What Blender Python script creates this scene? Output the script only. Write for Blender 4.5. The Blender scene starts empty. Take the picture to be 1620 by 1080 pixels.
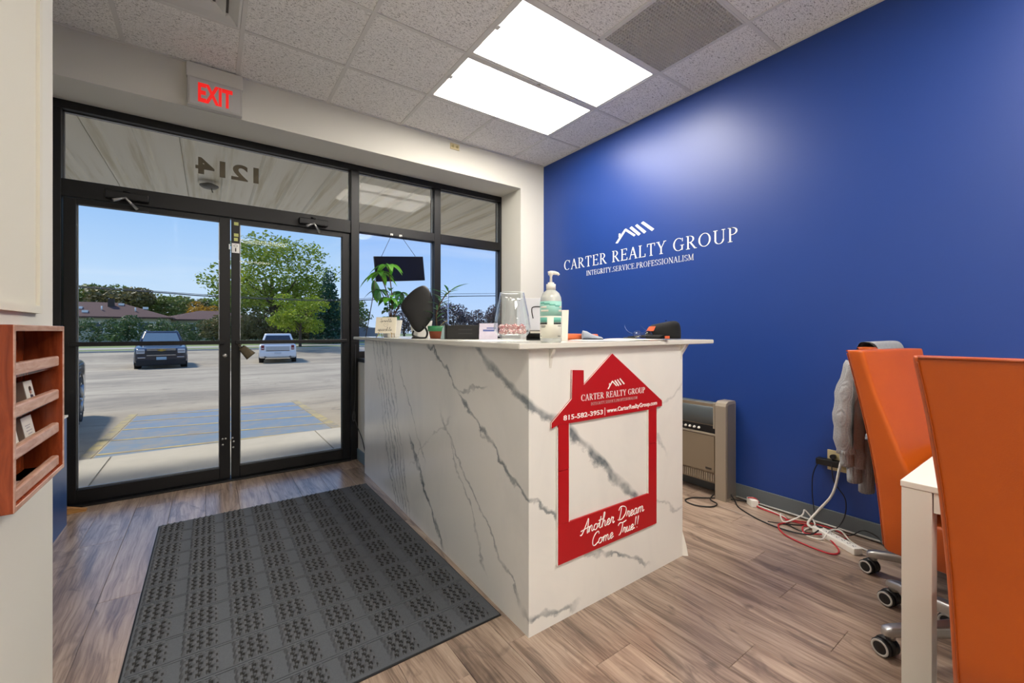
import bpy, bmesh, math, random
from mathutils import Matrix, Vector, noise as mnoise
random.seed(7)
PI = math.pi
SC = bpy.context.scene
COL = SC.collection

# ---------------------------------------------------------------- camera, sky, sun, exposure
CAM_H, F_PX = 1.178, 668.5
YAW = math.atan2(479, F_PX)
cam_d = bpy.data.cameras.new('camera')
cam = bpy.data.objects.new('camera', cam_d); COL.objects.link(cam)
cam_d.sensor_fit = 'HORIZONTAL'; cam_d.sensor_width = 36.0
cam_d.lens = 36.0 * F_PX / 1620.0
cam_d.shift_y = -(540 - 523.5) / 1620.0
cam_d.clip_start = 0.02; cam_d.clip_end = 500
cam.location = (0, 0, CAM_H); cam.rotation_euler = (PI / 2, 0, -YAW)
SC.camera = cam

SC.view_settings.view_transform = 'Standard'
SC.view_settings.look = 'None'
SC.view_settings.gamma = 1.0
SC.view_settings.use_curve_mapping = False
SC.view_settings.exposure = 0.40

PANEL_W = 17.0          # radiance of the ceiling light diffusers
SKY_W = 0.82
SUN_W = 3.0

world = bpy.data.worlds.new('sky'); SC.world = world; world.use_nodes = True
wn, wl = world.node_tree.nodes, world.node_tree.links
wn.clear()
w_out = wn.new('ShaderNodeOutputWorld'); w_bg = wn.new('ShaderNodeBackground')
w_tc = wn.new('ShaderNodeTexCoord'); w_sep = wn.new('ShaderNodeSeparateXYZ')
w_rm = wn.new('ShaderNodeValToRGB'); w_mp = wn.new('ShaderNodeMapping'); w_nz = wn.new('ShaderNodeTexNoise')
w_cr = wn.new('ShaderNodeValToRGB'); w_mix = wn.new('ShaderNodeMixRGB')
wl.new(w_tc.outputs['Generated'], w_sep.inputs[0]); wl.new(w_sep.outputs['Z'], w_rm.inputs[0])
er = w_rm.color_ramp; er.elements[0].position = 0.0; er.elements[0].color = (0.68, 0.82, 0.97, 1)
er.elements[1].position = 0.55; er.elements[1].color = (0.13, 0.32, 0.80, 1)
e_ = er.elements.new(0.10); e_.color = (0.52, 0.72, 0.98, 1)
e_ = er.elements.new(0.28); e_.color = (0.235, 0.49, 0.93, 1)
w_mp.inputs['Scale'].default_value = (1.2, 1.2, 7.0)
wl.new(w_tc.outputs['Generated'], w_mp.inputs[0]); wl.new(w_mp.outputs[0], w_nz.inputs['Vector'])
w_nz.inputs['Scale'].default_value = 2.2; w_nz.inputs['Detail'].default_value = 5; w_nz.inputs['Distortion'].default_value = 0.6
wl.new(w_nz.outputs['Fac'], w_cr.inputs[0])
w_cr.color_ramp.elements[0].position = 0.48; w_cr.color_ramp.elements[0].color = (0, 0, 0, 1)
w_cr.color_ramp.elements[1].position = 0.80; w_cr.color_ramp.elements[1].color = (0.55, 0.55, 0.55, 1)
wl.new(w_cr.outputs[0], w_mix.inputs[0]); wl.new(w_rm.outputs[0], w_mix.inputs[1])
w_mix.inputs[2].default_value = (0.78, 0.86, 0.97, 1)
wl.new(w_mix.outputs[0], w_bg.inputs['Color']); w_bg.inputs['Strength'].default_value = SKY_W
wl.new(w_bg.outputs[0], w_out.inputs[0])

sun_d = bpy.data.lights.new('sun', 'SUN'); sun_d.energy = SUN_W; sun_d.angle = 0.12; sun_d.color = (1.0, 0.92, 0.78)
sun = bpy.data.objects.new('sun', sun_d); COL.objects.link(sun)
sun.rotation_euler = Vector((0.33, -0.42, -0.66)).to_track_quat('-Z', 'Y').to_euler()
sun.location = (-20, 14, 25)

# ---------------------------------------------------------------- helpers
def lin(c):
    if isinstance(c, str):
        c = [int(c[i:i + 2], 16) / 255 for i in (0, 2, 4)]
    return tuple(x / 12.92 if x <= 0.04045 else ((x + 0.055) / 1.055) ** 2.4 for x in c)

class NT:
    """small node-tree helper"""
    def __init__(s, m): s.t = m.node_tree; s.n = s.t.nodes; s.l = s.t.links
    def new(s, k, **kw):
        n = s.n.new(k)
        for a, v in kw.items(): setattr(n, a, v)
        return n
    def put(s, sock, v):
        if isinstance(v, bpy.types.NodeSocket): s.l.new(v, sock)
        else: sock.default_value = v
    def math(s, op, a, b=None, c=None, clamp=False):
        n = s.new('ShaderNodeMath', operation=op); n.use_clamp = clamp
        s.put(n.inputs[0], a)
        if b is not None: s.put(n.inputs[1], b)
        if c is not None: s.put(n.inputs[2], c)
        return n.outputs[0]
    def noise(s, vec, scale, detail=3, rough=0.5, dist=0.0, out='Fac'):
        n = s.new('ShaderNodeTexNoise'); s.put(n.inputs['Vector'], vec)
        n.inputs['Scale'].default_value = scale; n.inputs['Detail'].default_value = detail
        n.inputs['Roughness'].default_value = rough; n.inputs['Distortion'].default_value = dist
        return n.outputs[out]
    def map(s, vec, scale=(1, 1, 1), rot=(0, 0, 0), loc=(0, 0, 0)):
        n = s.new('ShaderNodeMapping'); s.put(n.inputs[0], vec)
        n.inputs['Scale'].default_value = scale; n.inputs['Rotation'].default_value = rot; n.inputs['Location'].default_value = loc
        return n.outputs[0]
    def ramp(s, fac, stops):
        n = s.new('ShaderNodeValToRGB'); s.put(n.inputs[0], fac)
        el = n.color_ramp.elements
        while len(el) < len(stops): el.new(0.5)
        for e, (p, c) in zip(el, stops):
            e.position = p; e.color = (*c, 1) if len(c) == 3 else c
        return n.outputs[0]
    def mix(s, fac, a, b, mode='MIX'):
        n = s.new('ShaderNodeMixRGB', blend_type=mode); s.put(n.inputs[0], fac)
        s.put(n.inputs[1], (*a, 1) if isinstance(a, tuple) and len(a) == 3 else a)
        s.put(n.inputs[2], (*b, 1) if isinstance(b, tuple) and len(b) == 3 else b)
        return n.outputs[0]
    def bump(s, h, strength=0.3, dist=0.01):
        n = s.new('ShaderNodeBump'); s.put(n.inputs['Height'], h)
        n.inputs['Strength'].default_value = strength; n.inputs['Distance'].default_value = dist
        return n.outputs[0]

MATS = {}
def mat(name, col='808080', rough=0.5, metal=0.0, var=0.0, vscale=8.0, bump=0.0, bscale=60.0, emit=0.0, spec=0.5, coat=0.0, sheen=0.0, trans=0.0):
    if name in MATS: return MATS[name]
    m = bpy.data.materials.new(name); m.use_nodes = True; MATS[name] = m
    t = NT(m); b = t.n['Principled BSDF']; c = lin(col) if not isinstance(col, tuple) else col
    b.inputs['Base Color'].default_value = (*c, 1); b.inputs['Roughness'].default_value = rough
    b.inputs['Metallic'].default_value = metal; b.inputs['Specular IOR Level'].default_value = spec
    b.inputs['Coat Weight'].default_value = coat; b.inputs['Sheen Weight'].default_value = sheen
    b.inputs['Transmission Weight'].default_value = trans
    if emit:
        b.inputs['Emission Color'].default_value = (*c, 1); b.inputs['Emission Strength'].default_value = emit
    if var or bump:
        tc = t.new('ShaderNodeTexCoord')
    if var:
        f = t.noise(tc.outputs['Object'], vscale, 4, 0.6)
        o = t.mix(f, tuple(max(0, x * (1 - var)) for x in c), tuple(min(1, x * (1 + var)) for x in c))
        t.l.new(o, b.inputs['Base Color'])
    if bump:
        t.l.new(t.bump(t.noise(tc.outputs['Object'], bscale, 4, 0.6), bump, 0.004), b.inputs['Normal'])
    return m

def glass_mat(name, tint=(1, 1, 1), gloss=0.9, ior=1.45, rough=0.0):
    m = bpy.data.materials.new(name); m.use_nodes = True; MATS[name] = m
    t = NT(m); t.n.clear()
    o = t.new('ShaderNodeOutputMaterial'); tr = t.new('ShaderNodeBsdfTransparent'); gl = t.new('ShaderNodeBsdfGlossy')
    mx = t.new('ShaderNodeMixShader'); lw_ = t.new('ShaderNodeLayerWeight')
    f0 = ((ior - 1) / (ior + 1)) ** 2
    fr = t.math('MULTIPLY_ADD', t.math('POWER', lw_.outputs['Facing'], 5.0), 1 - f0, f0)
    tr.inputs[0].default_value = (*tint, 1); gl.inputs['Color'].default_value = (gloss, gloss, gloss, 1); gl.inputs['Roughness'].default_value = rough
    t.l.new(fr, mx.inputs[0]); t.l.new(tr.outputs[0], mx.inputs[1]); t.l.new(gl.outputs[0], mx.inputs[2])
    t.l.new(mx.outputs[0], o.inputs[0])
    return m

class MB:
    """mesh builder; everything in one MB becomes one mesh object"""
    def __init__(s): s.v = []; s.f = []; s.m = []; s.sm = []; s.mi = 0; s.smooth = False
    def add(s, vs, fs, smooth=None):
        b = len(s.v); s.v += [tuple(v) for v in vs]
        for f in fs:
            s.f.append([b + i for i in f]); s.m.append(s.mi); s.sm.append(s.smooth if smooth is None else smooth)
        return s
    def box(s, x0, x1, y0, y1, z0, z1):
        x0, x1 = sorted((x0, x1)); y0, y1 = sorted((y0, y1)); z0, z1 = sorted((z0, z1))
        vs = [(x, y, z) for z in (z0, z1) for y in (y0, y1) for x in (x0, x1)]
        return s.add(vs, [(0, 2, 3, 1), (4, 5, 7, 6), (0, 1, 5, 4), (2, 6, 7, 3), (1, 3, 7, 5), (0, 4, 6, 2)], False)
    def bevbox(s, x0, x1, y0, y1, z0, z1, r=0.004, seg=2):
        bm = bmesh.new(); bmesh.ops.create_cube(bm, size=1)
        for v in bm.verts:
            v.co = (x0 if v.co.x < 0 else x1, y0 if v.co.y < 0 else y1, z0 if v.co.z < 0 else z1)
        bmesh.ops.bevel(bm, geom=list(bm.edges), offset=r, segments=seg, affect='EDGES', profile=0.5)
        s.from_bm(bm); return s
    def from_bm(s, bm, M=None, smooth=None):
        bm.verts.index_update()
        vs = [(M @ v.co if M else v.co.copy()) for v in bm.verts]
        s.add(vs, [[v.index for v in f.verts] for f in bm.faces], smooth); bm.free(); return s
    def prism(s, poly, a, b, axis='y'):
        """poly of 2-D points, extruded from a to b along axis; the 2-D plane is (x,z) for y, (y,z) for x, (x,y) for z"""
        n = len(poly)
        def P(p, h): return (p[0], h, p[1]) if axis == 'y' else ((h, p[0], p[1]) if axis == 'x' else (p[0], p[1], h))
        vs = [P(p, a) for p in poly] + [P(p, b) for p in poly]
        fs = [list(range(n)), list(range(2 * n - 1, n - 1, -1))] + [(i, (i + 1) % n, n + (i + 1) % n, n + i) for i in range(n)]
        return s.add(vs, fs)
    def tube(s, pts, r, n=8, closed=False, cap=True):
        pts = [Vector(p) for p in pts]; N = len(pts)
        rs = r if isinstance(r, (list, tuple)) else [r] * N
        base = len(s.v); up = None; vs = []
        for i, p in enumerate(pts):
            if closed: t = pts[(i + 1) % N] - pts[i - 1]
            else: t = pts[min(i + 1, N - 1)] - pts[max(i - 1, 0)]
            if t.length < 1e-9: t = Vector((0, 0, 1))
            t.normalize()
            if up is None:
                up = Vector((0, 0, 1)) if abs(t.z) < 0.9 else Vector((1, 0, 0))
            a = up - t * up.dot(t)
            if a.length < 1e-6: a = t.orthogonal()
            a.normalize(); up = a; b = t.cross(a)
            for k in range(n):
                an = 2 * PI * k / n
                vs.append(p + (a * math.cos(an) + b * math.sin(an)) * rs[i])
        fs = []
        for i in range(N if closed else N - 1):
            j = (i + 1) % N
            for k in range(n):
                fs.append((i * n + k, i * n + (k + 1) % n, j * n + (k + 1) % n, j * n + k))
        s.add(vs, fs, True)
        if cap and not closed:
            s.f.append([base + k for k in range(n - 1, -1, -1)]); s.m.append(s.mi); s.sm.append(False)
            s.f.append([base + (N - 1) * n + k for k in range(n)]); s.m.append(s.mi); s.sm.append(False)
        return s
    def lathe(s, prof, n=24, o=(0, 0, 0), axis='z', smooth=True, ring=False):
        """prof: list of (radius, height)"""
        vs = []; fs = []
        for (r, h) in prof:
            for k in range(n):
                a = 2 * PI * k / n; c, d = r * math.cos(a), r * math.sin(a)
                p = (c, d, h) if axis == 'z' else ((h, c, d) if axis == 'x' else (c, h, d))
                vs.append((p[0] + o[0], p[1] + o[1], p[2] + o[2]))
        for i in range(len(prof) - 1):
            for k in range(n):
                fs.append((i * n + k, i * n + (k + 1) % n, (i + 1) * n + (k + 1) % n, (i + 1) * n + k))
        if ring:
            i = len(prof) - 1
            for k in range(n): fs.append((i * n + k, i * n + (k + 1) % n, (k + 1) % n, k))
            return s.add(vs, fs, smooth)
        if prof[0][0] > 1e-6: fs.append(list(range(n - 1, -1, -1)))
        if prof[-1][0] > 1e-6: fs.append([(len(prof) - 1) * n + k for k in range(n)])
        return s.add(vs, fs, smooth)
    def cyl(s, p0, p1, r, n=16): return s.tube([p0, p1], r, n)
    def loft(s, rings, cap=True, smooth=True):
        n = len(rings[0]); vs = [v for r in rings for v in r]; fs = []
        for i in range(len(rings) - 1):
            for k in range(n):
                fs.append((i * n + k, i * n + (k + 1) % n, (i + 1) * n + (k + 1) % n, (i + 1) * n + k))
        base = len(s.v); s.add(vs, fs, smooth)
        if cap:
            s.f.append([base + k for k in range(n - 1, -1, -1)]); s.m.append(s.mi); s.sm.append(False)
            s.f.append([base + (len(rings) - 1) * n + k for k in range(n)]); s.m.append(s.mi); s.sm.append(False)
        return s
    def mesh(s, name, mats, M=None):
        me = bpy.data.meshes.new(name)
        me.from_pydata([M @ Vector(v) for v in s.v] if M else s.v, [], s.f)
        for m in (mats if isinstance(mats, (list, tuple)) else [mats]): me.materials.append(m)
        me.polygons.foreach_set('material_index', s.m); me.polygons.foreach_set('use_smooth', s.sm)
        me.validate(); me.update()
        bm = bmesh.new(); bm.from_mesh(me); bmesh.ops.recalc_face_normals(bm, faces=bm.faces); bm.to_mesh(me); bm.free()
        return me

WM = {}   # world matrix of each object at the time it is made
def put(o, parent=None, world=None):
    COL.objects.link(o)
    W = world or Matrix.Identity(4)
    o.matrix_basis = W
    if parent is not None:
        o.parent = parent; o.matrix_parent_inverse = WM[parent].inverted()
    WM[o] = W
    return o
def part(name, mb, mats, parent=None, M=None, label=None):
    """M moves the mesh data (used to build in local coordinates)"""
    o = put(bpy.data.objects.new(name, mb.mesh(name, mats, M)), parent)
    if label: o['label'] = label
    return o
def piece(name, me, parent, loc=(0, 0, 0), rot=(0, 0, 0), sc=(1, 1, 1)):
    W = Matrix.LocRotScale(Vector(loc), Matrix.Rotation(rot[2], 3, 'Z') @ Matrix.Rotation(rot[1], 3, 'Y') @ Matrix.Rotation(rot[0], 3, 'X'), Vector(sc))
    return put(bpy.data.objects.new(name, me), parent, W)
def thing(name, label, cat, loc=(0, 0, 0), group=None):
    o = bpy.data.objects.new(name, None); o.empty_display_size = 0.05
    put(o, None, Matrix.Translation(loc))
    return tag(o, label, cat, group)
def tag(o, label, cat, group=None, kind=None):
    o['label'] = label; o['category'] = cat
    if group: o['group'] = group
    if kind: o['kind'] = kind
    return o
def struct(o, label=None, cat=None):
    o['kind'] = 'structure'
    if label: o['label'] = label
    if cat: o['category'] = cat
    return o
def bxo(name, x0, x1, y0, y1, z0, z1, m, parent=None, bev=0):
    b = MB()
    if bev: b.bevbox(x0, x1, y0, y1, z0, z1, bev)
    else: b.box(x0, x1, y0, y1, z0, z1)
    return part(name, b, m, parent)
def smooth_path(pts, seg=8, closed=False):
    P = [Vector(p) for p in pts]; n = len(P); out = []
    rng = range(n if closed else n - 1)
    for i in rng:
        p0 = P[i - 1] if (i > 0 or closed) else P[0]; p1 = P[i]; p2 = P[(i + 1) % n]; p3 = P[(i + 2) % n] if (i + 2 < n or closed) else P[-1]
        for k in range(seg):
            t = k / seg
            out.append(0.5 * ((2 * p1) + (p2 - p0) * t + (2 * p0 - 5 * p1 + 4 * p2 - p3) * t * t + (3 * p1 - p0 - 3 * p2 + p3) * t ** 3))
    if not closed: out.append(P[-1])
    return out
def rrect(hx, hy, r, n=5, cx=0, cy=0):
    out = []
    for q, (sx, sy) in enumerate(((1, 1), (-1, 1), (-1, -1), (1, -1))):
        for k in range(n + 1):
            a = PI / 2 * (q + k / n)
            out.append((cx + sx * (hx - r) + r * math.cos(a), cy + sy * (hy - r) + r * math.sin(a)))
    return out

# ---------------------------------------------------------------- lettering
def text_mesh(txt, size, depth=0.001, offset=0.0, align='LEFT', spacing=1.0):
    cu = bpy.data.curves.new('lettering', 'FONT'); cu.body = txt; cu.size = size; cu.extrude = depth; cu.offset = offset
    cu.align_x = align; cu.space_character = spacing; cu.resolution_u = 4
    o = bpy.data.objects.new('lettering', cu); COL.objects.link(o)
    dg = bpy.context.evaluated_depsgraph_get(); dg.update()
    me = bpy.data.meshes.new_from_object(o.evaluated_get(dg))
    bpy.data.objects.remove(o); bpy.data.curves.remove(cu)
    return me
def lettering(name, txt, size, M, m, parent, width=None, height=None, offset=0.0, depth=0.0008):
    me = text_mesh(txt, size, depth, offset)
    xs = [v.co.x for v in me.vertices]; ys = [v.co.y for v in me.vertices]
    sx = width / (max(xs) - min(xs)) if width else 1; sy = height / (max(ys) - min(ys)) if height else sx
    for v in me.vertices: v.co = M @ Vector(((v.co.x - min(xs)) * sx, (v.co.y - min(ys)) * sy, v.co.z))
    me.materials.clear(); me.materials.append(m)
    for p in me.polygons: p.material_index = 0
    me.name = name
    return put(bpy.data.objects.new(name, me), parent)

SERIF = {}
def _serif():
    T, H, S = 0.115, 0.05, 0.045      # thick stem, hairline, serif height
    def stem(x, y0, y1, w=T): return ('l', x, y0, x, y1, w)
    def ser(x, y, w=0.27): return ('l', x - w / 2, y, x + w / 2, y, S)
    G = SERIF
    t, b = 1 - S / 2, S / 2
    G['A'] = (0.78, [('l', .10, 0, .38, 1, H), ('l', .38, 1, .67, 0, T), ('l', .2, .36, .56, .36, H), ser(.10, b, .22), ser(.68, b, .26)])
    G['C'] = (0.76, [('a', .40, .5, .33, .475, 52, 310), ('l', .68, .70, .68, .95, S)])
    G['E'] = (0.68, [stem(.16, 0, 1), ser(.16, t), ser(.16, b), ('l', .16, t, .58, t, H), ('l', .16, b, .60, b, H), ('l', .16, .52, .48, .52, H), ('l', .58, .8, .58, 1, S), ('l', .61, 0, .61, .22, S), ('l', .48, .42, .48, .62, S)])
    G['F'] = (0.62, [stem(.16, 0, 1), ser(.16, t), ser(.16, b), ('l', .16, t, .56, t, H), ('l', .16, .52, .46, .52, H), ('l', .56, .8, .56, 1, S), ('l', .46, .42, .46, .62, S)])
    G['G'] = (0.86, [('a', .42, .5, .34, .475, 52, 305), ('l', .70, .70, .70, .95, S), stem(.68, .06, .42, T * .9), ser(.68, .42, .26)])
    G['I'] = (0.36, [stem(.18, 0, 1), ser(.18, t), ser(.18, b)])
    G['L'] = (0.64, [stem(.16, 0, 1), ser(.16, t), ser(.16, b), ('l', .16, b, .58, b, H), ('l', .59, 0, .59, .25, S)])
    G['M'] = (0.98, [stem(.14, 0, 1, H), ('l', .14, 1, .48, .05, T), ('l', .48, .05, .82, 1, H), stem(.82, 0, 1), ser(.14, b, .22), ser(.10, t, .16), ser(.82, b), ser(.86, t, .18)])
    G['N'] = (0.84, [stem(.14, 0, 1, H), ('l', .14, 1, .70, 0, T), stem(.70, 0, 1, H), ser(.14, b, .22), ser(.10, t, .18), ser(.70, t, .22)])
    G['O'] = (0.88, [('a', .44, .5, .35, .475, 0, 360)])
    G['P'] = (0.66, [stem(.16, 0, 1), ser(.16, t), ser(.16, b), ('a', .28, .74, .26, .235, -100, 100), ('l', .16, t, .3, t, H), ('l', .16, .505, .3, .505, H)])
    G['R'] = (0.76, [stem(.16, 0, 1), ser(.16, t), ser(.16, b), ('a', .28, .74, .25, .235, -100, 100), ('l', .16, t, .3, t, H), ('l', .16, .505, .3, .505, H), ('l', .32, .5, .66, 0, T), ser(.68, b, .18)])
    G['S'] = (0.60, [('a', .30, .74, .21, .235, 40, 250), ('a', .30, .26, .22, .235, -140, 80), ('l', .50, .76, .50, .96, S), ('l', .09, .04, .09, .26, S)])
    G['T'] = (0.72, [stem(.36, 0, 1), ser(.36, b), ('l', .06, t, .66, t, H), ('l', .06, .76, .06, 1, S), ('l', .66, .76, .66, 1, S)])
    G['U'] = (0.84, [stem(.18, .3, 1), ('a', .42, .32, .25, .30, 180, 360), stem(.68, .3, 1, H), ser(.18, t), ser(.68, t, .22)])
    G['V'] = (0.76, [('l', .12, 1, .38, 0, T), ('l', .38, 0, .65, 1, H), ser(.12, t, .26), ser(.66, t, .22)])
    G['Y'] = (0.76, [('l', .12, 1, .38, .45, T), ('l', .38, .45, .65, 1, H), stem(.38, 0, .47), ser(.12, t, .26), ser(.66, t, .22), ser(.38, b)])
    G['.'] = (0.28, [('l', .13, 0, .13, .12, .12)])
    G[' '] = (0.36, [])
_serif()
def serif_text(mb, txt, M, width, height, depth=0.0012, space=0.06, weight=1.0):
    """letters in the plane of M (x right, y up), fitted to width and cap height"""
    total = sum(SERIF[c][0] + space for c in txt) - space
    kx = width / total / height; x0 = 0.0
    def quad(pts):
        vs = [M @ Vector((p[0] * height, p[1] * height, d)) for d in (0, depth) for p in pts]
        mb.add(vs, [(0, 1, 2, 3), (7, 6, 5, 4), (0, 4, 5, 1), (1, 5, 6, 2), (2, 6, 7, 3), (3, 7, 4, 0)])
    for c in txt:
        adv, st = SERIF[c]
        for q in st:
            if q[0] == 'l':
                _, ax, ay, bx, by, w = q; w *= weight
                d = Vector((bx - ax, by - ay)); d.normalize(); nrm = Vector((-d.y, d.x)) * w / 2
                if abs(d.y) > 0.35 and abs(d.x) > 0.05: nrm = Vector((w / 2 / max(.3, abs(d.y)), 0))
                pts = [(ax + nrm.x, ay + nrm.y), (ax - nrm.x, ay - nrm.y), (bx - nrm.x, by - nrm.y), (bx + nrm.x, by + nrm.y)]
                quad([((x0 + p[0]) * kx, p[1]) for p in pts])
            else:
                _, cx, cy, rx, ry, a0, a1 = q; n = max(6, int(abs(a1 - a0) / 14))
                for i in range(n):
                    pp = []
                    for a in (a0 + (a1 - a0) * i / n, a0 + (a1 - a0) * (i + 1) / n):
                        a = math.radians(a); w = (0.045 + 0.075 * abs(math.cos(a)) ** 1.5) * weight
                        pp.append([((rx + s * w / 2) * math.cos(a) + cx, (ry + s * w / 2 * 0.7) * math.sin(a) + cy) for s in (-1, 1)])
                    quad([((x0 + p[0]) * kx, p[1]) for p in (pp[0][0], pp[0][1], pp[1][1], pp[1][0])])
        x0 += adv + space
def serif_words(txt, M, width, height, depth, space, weight, m, parent):
    total = sum(SERIF[c][0] + space for c in txt) - space; x = 0.0
    for w in txt.split(' '):
        wl_ = sum(SERIF[c][0] + space for c in w) - space
        b = MB(); serif_text(b, w, M @ Matrix.Translation((x / total * width, 0, 0)), wl_ / total * width, height, depth, space, weight)
        part('word', b, m, parent); x += wl_ + 2 * space + SERIF[' '][0]
def script_words(txt, M, width, height, th, m, parent):
    total = sum(SCRIPT[c][0] for c in txt); x = 0.0
    for w in txt.split(' '):
        wl_ = sum(SCRIPT[c][0] for c in w); b = MB(); script_text(b, w, M @ Matrix.Translation((x / total * width, 0, 0)), wl_ / total * width, height, th)
        part('script_word', b, m, parent); x += wl_ + SCRIPT[' '][0]
def roof_logo(mb, M, w, h, depth=0.0012):
    """house-roof mark: gable with chimney and three slanting bars; unit box w x h"""
    polys = [[(0, 0), (.05, 0.0), (.27, .68), (.27, .78), (.23, .78)],
             [(0.0, .0), (.06, -.03), (.285, .70), (.25, .80)],
             [(.25, .80), (.285, .66), (.50, .19), (.54, .27), (.285, .83)],
             [(.09, .34), (.135, .48), (.135, .60), (.09, .60)],
             [(.385, .80), (.44, .88), (.67, .27), (.615, .17)],
             [(.53, .86), (.58, .94), (.81, .33), (.755, .23)],
             [(.68, .94), (.735, 1.02), (1.0, .38), (.945, .28)]]
    for P in polys[1:]:
        n = len(P)
        vs = [M @ Vector((p[0] * w, p[1] * h, d)) for d in (0, depth) for p in P]
        mb.add(vs, [list(range(n)), list(range(2 * n - 1, n - 1, -1))] + [(i, (i + 1) % n, n + (i + 1) % n, n + i) for i in range(n)])
SCRIPT = {
    'A': (.56, [[(-.08, .02), (.02, -.02), (.16, .22), (.34, .72), (.46, 1.02), (.47, .5), (.46, 0), (.56, .08)], [(-.06, .26), (.2, .33), (.6, .40)]]),
    'D': (.78, [[(.22, .95), (.2, .5), (.12, .03)], [(.0, .78), (.1, .98), (.36, 1.0), (.66, .8), (.66, .38), (.4, .05), (.12, .02), (.0, .08)]]),
    'C': (.54, [[(.52, .8), (.46, 1.0), (.24, .93), (.06, .55), (.08, .14), (.26, -.01), (.54, .18)]]),
    'T': (.52, [[(.02, .80), (.16, .99), (.42, .92), (.76, 1.0)], [(.46, .95), (.40, .45), (.30, .06), (.16, .0)]]),
    'n': (.40, [[(0, .1), (.07, .44), (.06, 0)], [(.06, .22), (.17, .44), (.26, .37), (.26, .08), (.33, 0), (.42, .1)]]),
    'm': (.60, [[(0, .1), (.07, .44), (.06, 0)], [(.06, .22), (.16, .44), (.25, .37), (.25, 0)], [(.25, .22), (.35, .44), (.45, .37), (.45, .08), (.52, 0), (.62, .1)]]),
    'o': (.38, [[(.18, .44), (.06, .36), (.03, .12), (.15, 0), (.28, .1), (.28, .33), (.18, .43), (.3, .36), (.42, .38)]]),
    't': (.30, [[(0, .1), (.1, .45), (.15, .85)], [(.15, .85), (.11, .15), (.19, 0), (.32, .1)], [(-.02, .58), (.3, .61)]]),
    'h': (.40, [[(0, .1), (.12, .65), (.17, 1.0), (.09, 1.02), (.06, .6), (.05, 0)], [(.05, .22), (.16, .44), (.26, .37), (.26, .08), (.33, 0), (.42, .1)]]),
    'e': (.33, [[(0, .1), (.15, .2), (.26, .34), (.17, .45), (.05, .32), (.05, .1), (.16, 0), (.35, .12)]]),
    'r': (.33, [[(0, .1), (.09, .48), (.13, .42), (.24, .42), (.21, .25), (.22, .06), (.28, 0), (.36, .1)]]),
    'a': (.41, [[(.28, .4), (.15, .45), (.03, .28), (.05, .05), (.15, 0), (.26, .2), (.29, .44), (.28, .1), (.34, 0), (.43, .1)]]),
    'u': (.41, [[(0, .1), (.06, .44), (.06, .12), (.15, 0), (.26, .15), (.3, .44), (.28, .1), (.35, 0), (.43, .1)]]),
    'i': (.22, [[(0, .1), (.07, .44), (.07, .08), (.14, 0), (.23, .1)], [(.1, .62), (.1, .66)]]),
    'k': (.38, [[(0, .1), (.12, .7), (.15, 1.0), (.08, .98), (.05, .5), (.04, 0)], [(.05, .2), (.24, .44), (.1, .22), (.26, 0), (.4, .1)]]),
    'l': (.22, [[(0, .1), (.13, .6), (.16, 1.0), (.08, .95), (.06, .3), (.1, 0), (.23, .1)]]),
    'p': (.40, [[(0, .1), (.08, .44), (.05, 0), (.03, -.4)], [(.06, .25), (.18, .45), (.29, .3), (.2, .02), (.07, .04)], [(.2, .02), (.41, .1)]]),
    's': (.30, [[(0, .1), (.17, .46), (.2, .2), (.15, 0), (.03, .06)], [(.15, 0), (.32, .1)]]),
    'S': (.46, [[(.44, .82), (.34, 1.0), (.16, .86), (.28, .55), (.32, .2), (.16, 0), (.0, .14)], [(.16, 0), (.48, .1)]]),
    '!': (.24, [[(.12, 1.0), (.08, .28)], [(.06, .02), (.062, .07)]]),
    ' ': (.34, [])}
def script_text(mb, txt, M, width, height, th=0.0016, slant=0.32):
    total = sum(SCRIPT[c][0] for c in txt); k = width / total; x0 = 0
    for c in txt:
        adv, st = SCRIPT[c]
        for pts in st:
            P = [M @ Vector(((x0 + p[0]) * k + slant * p[1] * height * .5, p[1] * height, 0.0)) for p in pts]
            mb.tube(smooth_path(P, 5) if len(P) > 2 else P, th, 6)
        x0 += adv

# ---------------------------------------------------------------- materials
M_white = mat('wall_white', 'd6d4cb', 0.75, bump=0.05, bscale=220)
M_cream = mat('wall_cream', 'd4d1c3', 0.7, bump=0.04, bscale=200)
M_blue = mat('wall_blue', '173a84', 0.40, var=0.04, vscale=2, bump=0.03, bscale=260, spec=0.5)
M_lowblue = mat('low_wall_blue', '2c4a7c', 0.35)
M_basegrey = mat('vinyl_base', '5d6468', 0.5)
M_baseblue = mat('vinyl_base_blue', '6f8794', 0.5)
M_black = mat('anodised_black', '0f0f11', 0.42, metal=0.2, spec=0.5)
M_rubber_pitshade = mat('rubber_and_pit_shade', '121214', 0.7)
M_blackpl = mat('plastic_black', '0d0d0f', 0.45)
M_whitepl = mat('plastic_white', 'e9e7e0', 0.4)
M_chrome = mat('chrome', 'c9ccd0', 0.15, metal=1.0)
M_alu = mat('cast_aluminium', 'b4b3b1', 0.32, metal=0.9)
M_steel = mat('steel', 'a9abad', 0.35, metal=0.9)
M_grid = mat('ceiling_grid', 'd4d2cd', 0.5)
M_tan = mat('outlet_tan', 'cdbf94', 0.45)
M_red = mat('sign_red', 'b30f19', 0.42, var=0.03)
M_paint_white = mat('paint_white', 'f4f3ef', 0.55)
M_glass = glass_mat('window_glass', (0.985, 0.992, 0.99), 0.16)
M_glass_b = glass_mat('window_glass_blue', (0.90, 0.935, 1.0), 0.16)
M_crystal = glass_mat('bowl_glass', (0.965, 0.98, 0.985), 1.0, 1.6, 0.02)
M_lamp = mat('light_diffuser', (1.0, 0.93, 0.83), 0.5, emit=PANEL_W)

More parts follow.
